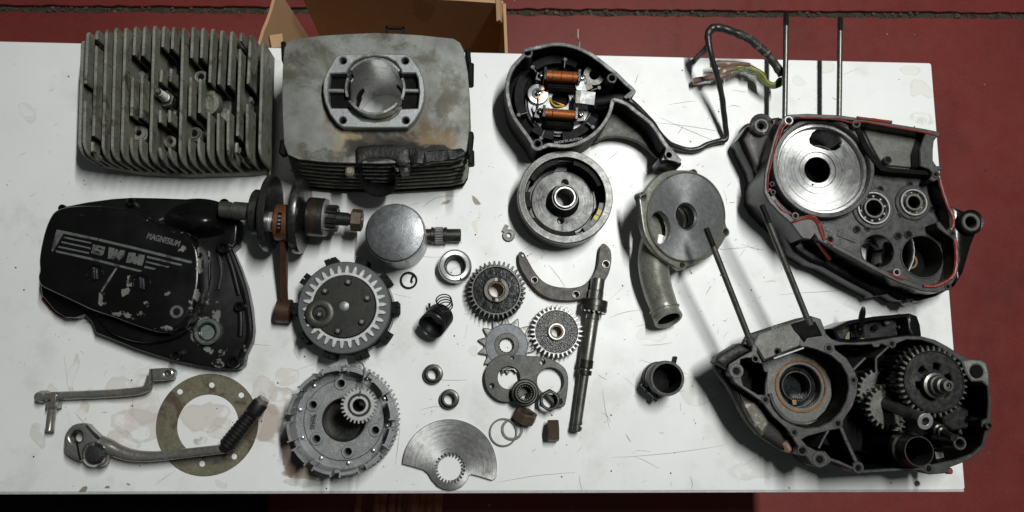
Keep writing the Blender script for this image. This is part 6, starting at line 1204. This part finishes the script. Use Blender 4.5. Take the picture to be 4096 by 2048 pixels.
# bosses on the joint face
for x, y, r, h in ((250, 487, 52, 27), (885, 330, 36, 20), (378, 405, 28, 19), (450, 685, 32, 19), (648, 910, 32, 18), (948, 848, 36, 20), (1055, 550, 32, 18), (1318, 300, 32, 18), (705, 1033, 38, 24), (822, 1095, 56, 28), (1087, 1153, 40, 22), (1572, 1160, 36, 20)):
    c = q.w(x, y, zr); part('screw_boss', ring((c.x, c.y, 0), h * kz, r * kz, zr - .030, zr + .0006, 32, b=.0008), M['case_rim'], cl_, (c.x, c.y, zr)); part('screw_hole', disc((c.x, c.y, 0), h * kz, zr - .03, zr + .0003, 20), M['deep'], cl_)
for x, y in ((378, 405), (1985, 865)):
    c = q.w(x, y, zr + .005); part('dowel', ring((c.x, c.y, 0), 17 * kz, 23 * kz, .06, zr + .006, 26), M['steel_mid'], cl_, (c.x, c.y, zr))
c = q.w(1902, 490, zr + .001)
part('lug_bore', disc(tuple(q.w(1902, 490, zr + .001)[:2]) + (0,), 45 * kz, zr - .02, zr + .0016, 32), M['deep'], cl_)  # solid black disc, proud of the lug, painted as the shade in its bore
part('swingarm_lug', plate(q.l([(1800, 420), (1850, 408), (1930, 412), (1968, 436), (1985, 500), (1988, 600), (1940, 560), (1870, 560), (1830, 500)]), .02, zr + .001, [(*q(1902, 490), 27)], .0015), mat('pale_worn_lug', (.25, .25, .23), (.1, .1, .09), 30, .3, (.4, .55), .15, 300, (.03, .03, .028), 26, .58, .66), cl_)
for pts, w in (([(1300, 318), (1260, 355), (1212, 400), (1212, 480)], .0026), ([(1140, 395), (1040, 495)], .0028), ([(885, 895), (850, 955), (818, 1020)], .0026), ([(968, 870), (1010, 970), (1075, 1110)], .0042)):
    for (xa, ya), (xb, yb) in zip(pts, pts[1:]): part('casting_rib', bar(q.w(xa, ya, zr), q.w(xb, yb, zr), w, .05, zr - .0005), M['case_rim'], cl_)
# upper box behind with an upright pin
part('rear_box', plate(q.l([(900, 195), (1040, 138), (1200, 112), (1450, 90), (1498, 108), (1520, 170), (1530, 250), (1400, 270), (1200, 285), (1040, 295), (950, 285)]), .006, .060, [q.l([(940, 215), (1050, 165), (1200, 140), (1420, 118), (1430, 200), (1440, 235), (1200, 265), (1040, 275), (960, 262)])], .004, br=2), M['black'], cl_)
part('box_floor', plate(q.l([(940, 215), (1050, 165), (1200, 140), (1420, 118), (1440, 235), (1200, 265), (1040, 275), (960, 262)]), .01, .036, [], .001, zref=.06), mat('oily_pale_box_floor', (.03, .03, .03), (.016, .016, .016), 40, 0, (.15, .3), .3, 200, (.26, .25, .23), 34, .62, .68), cl_)
a = q.w(1095, 205, .052)
pn_ = part('release_pin', lathe(a, [(.0046, -.006), (.0046, .002), (.0037, .003), (.0037, .022), (.0032, .025), (.002, .029), (.0012, .030)], 20, (0, .85, .45)), M['black'], cl_, a)
part('pin_nut', boxm((a.x, a.y - .004, .046), (.011, .011, .014), 0, b=.001), M['black'], cl_); part('pin_washer', ring((a.x, a.y - .012, 0), .007, .0125, .036, .039, 28), M['zinc'], cl_)
for x, y, r in ((1210, 190, 22), (1290, 155, 20), (1385, 185, 14), (1380, 120, 26)): p = q.w(x, y, .045); part('box_boss', wobble(disc((p.x, p.y, 0), r * kz, .02, .044, 18, b=.002), .001, 80), M['case_lt'] if r < 22 else M['black'], cl_)
# gears in the gearbox
def gearz(name, x, y, z0, z1, tip, root, n, ph, m, hole=20, slots=0):
    k = SC(*q(x, y), z1) / 1.7175; c = q.w(x, y, z1); hs = [circ(c, hole * k, 32)]
    if slots: hs += [[(c.x + r_ * k * math.cos(a_), c.y + r_ * k * math.sin(a_)) for r_, a_ in [(86, s0 - .22), (86, s0), (86, s0 + .22), (128, s0 + .2), (130, s0), (128, s0 - .2)]] for s0 in [.25 + i * 2 * PI / slots for i in range(slots)]]
    return part(name, ext(gear2((c.x, c.y), tip * k, root * k, n, ph, .26, .6), hs, z0, z1, .0008), m, cl_, (c.x, c.y, z1)), c, k
M['gbx'] = mat('oily_dark_gear', (.11, .11, .108), (.06, .06, .058), 60, .85, (.2, .36), .12, 350, (.02, .02, .018), 40, .56, .7, .3)
_gb = q.w(1602, 560, .086); part('slot_shade_plate', ring((_gb.x, _gb.y, 0), 60 * kz, 200 * kz, .0825, .0855, 48), M['deep'], cl_)  # black plate added behind the gear slots so they look dark
g1, c, k = gearz('large_gear', 1602, 560, .088, .099, 243, 210, 35, .03, M['steel_mid'], 60, 6)
part('gear_web', ext(circ((c.x, c.y), 206 * k, 72), [[(c.x + r_ * k * math.cos(a_), c.y + r_ * k * math.sin(a_)) for r_, a_ in [(84, s0 - .22), (84, s0), (84, s0 + .22), (126, s0 + .2), (128, s0), (126, s0 - .2)]] for s0 in [.25 + i * 2 * PI / 6 for i in range(6)]] + [circ(c, 60 * k, 32)], .088, .1005, .0012), M['gbx'], g1, (c.x, c.y, .1))
part('gear_lip', lathe((c.x, c.y, 0), [(196 * k, .0995), (207 * k, .1015), (210 * k, .1015), (211 * k, .098), (196 * k, .098)], 80, closed=True), M['gbx'], g1, (c.x, c.y, .1))
cs0 = q.w(1618, 588, .112)
part('output_shaft', lathe((cs0.x, cs0.y, 0), [(60 * k, .05), (60 * k, .108), (88 * k, .108), (86 * k, .110), (70 * k, .111), (66 * k, .117), (56 * k, .118), (50 * k, .125), (38 * k, .126), (35 * k, .133), (20 * k, .1332), (16 * k, .131), (12 * k, .131), (10 * k, .127)], 40, (.02, .0, 1)), M['steel_mid'], g1, cs0)
gearz('second_gear', 1545, 540, .066, .080, 230, 205, 33, .1, M['gbx']); gearz('third_gear', 1500, 560, .045, .060, 180, 158, 26, .1, M['steel_mid']); gearz('fourth_gear', 1420, 520, .026, .042, 150, 130, 24, 0, M['steel_mid'])
g4, c, k = gearz('small_gear', 1290, 735, .052, .062, 156, 126, 22, .12, M['steel_mid'], 40)
gearz('layshaft_gear', 1240, 640, .028, .044, 170, 145, 24, .1, M['steel_mid']); gearz('shift_gear', 1345, 845, .030, .052, 75, 56, 12, .1, M['steel_mid'], 20)
a, b = q.w(1285, 712, .062), q.w(1545, 833, .128); ax = (b - a).normalized(); L_ = (b - a).length
ly = part('lay_shaft', lathe(a, [(44 * k, -.02), (44 * k, .004), (40 * k, .008), (38 * k, L_ * .55), (42 * k, L_ * .58), (42 * k, L_ - .012), (52 * k, L_ - .011), (54 * k, L_ - .001), (50 * k, L_), (26 * k, L_), (22 * k, L_ - .008)], 36, ax), M['steel_mid'], cl_, a)
part('thrust_washer', ring(b, 26 * k, 54 * k, 0, .0014, 36, ax), M['steel'], ly, b)
# open drum
c = q.w(1505, 1040, .108); k = SC(*q(1505, 1040), .108) / 1.7175
dr = part('shift_drum', lathe((c.x, c.y, 0), [(94 * k, .078), (126 * k, .078), (127 * k, .084), (124 * k, .088), (110 * k, .0895), (106 * k, .092), (106 * k, .107), (103 * k, .1085), (96 * k, .1085), (93 * k, .106)], 64, closed=True), M['steel_dk'], cl_, c)
part('drum_floor', disc((c.x, c.y, 0), 95 * k, .030, .040, 40), M['deep'], dr, c); part('drum_body_shade', ring((c.x, c.y, 0), 100 * k, 120 * k, .02, .079, 64), M['deep'], dr, c)  # lower drum coloured black to imitate the darkness down in the case
a, b = q.w(1635, 890, .085), q.w(1745, 946, .112); ax = (b - a).normalized()
part('selector_pin', lathe(a, [(.0075, -.01), (.0075, .003), (.0058, .004), (.0062, .009), (.0042, .010), (.0042, (b - a).length)], 24, ax), M['steel_dk'], cl_, a)
c = q.w(1785, 985, .095); part('selector_ring', ring((c.x, c.y, 0), 28 * kz, 46 * kz, .05, .096, 36, b=.001), M['steel_mid'], cl_, c); part('ring_floor', disc((c.x, c.y, 0), 29 * kz, .06, .082, 24), M['oily'], cl_)
part('detent_spring', tube(smooth([tuple(q.w(x, y, z)) for x, y, z in ((1770, 935, .08), (1785, 890, .083), (1795, 920, .085), (1780, 900, .086))], 4, False), .0012, 6), M['steel_mid'], cl_)
part('sump_plate', plate(q.l([(1590, 930), (1640, 955), (1700, 965), (1690, 1010), (1600, 1020)]), .03, .050, [], .002), M['oily'], cl_)
part('bright_tab', boxm(tuple(q.w(1622, 1100, .05)), (.010, .022, .02), .1), M['steel'], cl_)
part('selector_fork', plate(q.l([(1660, 780), (1780, 720), (1850, 760), (1850, 880), (1740, 900), (1680, 860)]), .03, .058, [], .002), M['gbx'], cl_)
part('shelf', plate(q.l([(1870, 800), (1980, 815), (1975, 850), (1860, 830)]), .03, .070, [], .002), M['deep'], cl_)
part('sealant_drop', wobble(disc(tuple(q.w(1708, 1172, .07)), .0036, -.003, .003, 14), .001, 160), M['seal'], cl_)
# studs rising over the bench
for (x0, y0, x1, y1, z0, z1) in ((3004, 1372, 2825, 915, .080, .105), (3236, 1292, 3047, 822, .082, .107)):
    a, b = P(x0, y0, z0), P(x1, y1, z1); ax = (b - a).normalized(); L_ = (b - a).length
    s_ = part('cylinder_stud', lathe(a, [(.0052, -.002), (.0052, .006), (.0036, .007), (.0036, L_ - .022)], 16, ax), M['steel_mid'], cl_, a)
    pf = []
    for i in range(20): pf += [(.0033, L_ - .022 + i * .0011), (.0039, L_ - .022 + i * .0011 + .00055)]
    part('thread', lathe(a, pf + [(.0027, L_ + .001)], 16, ax), M['steel_dk'], s_, a)
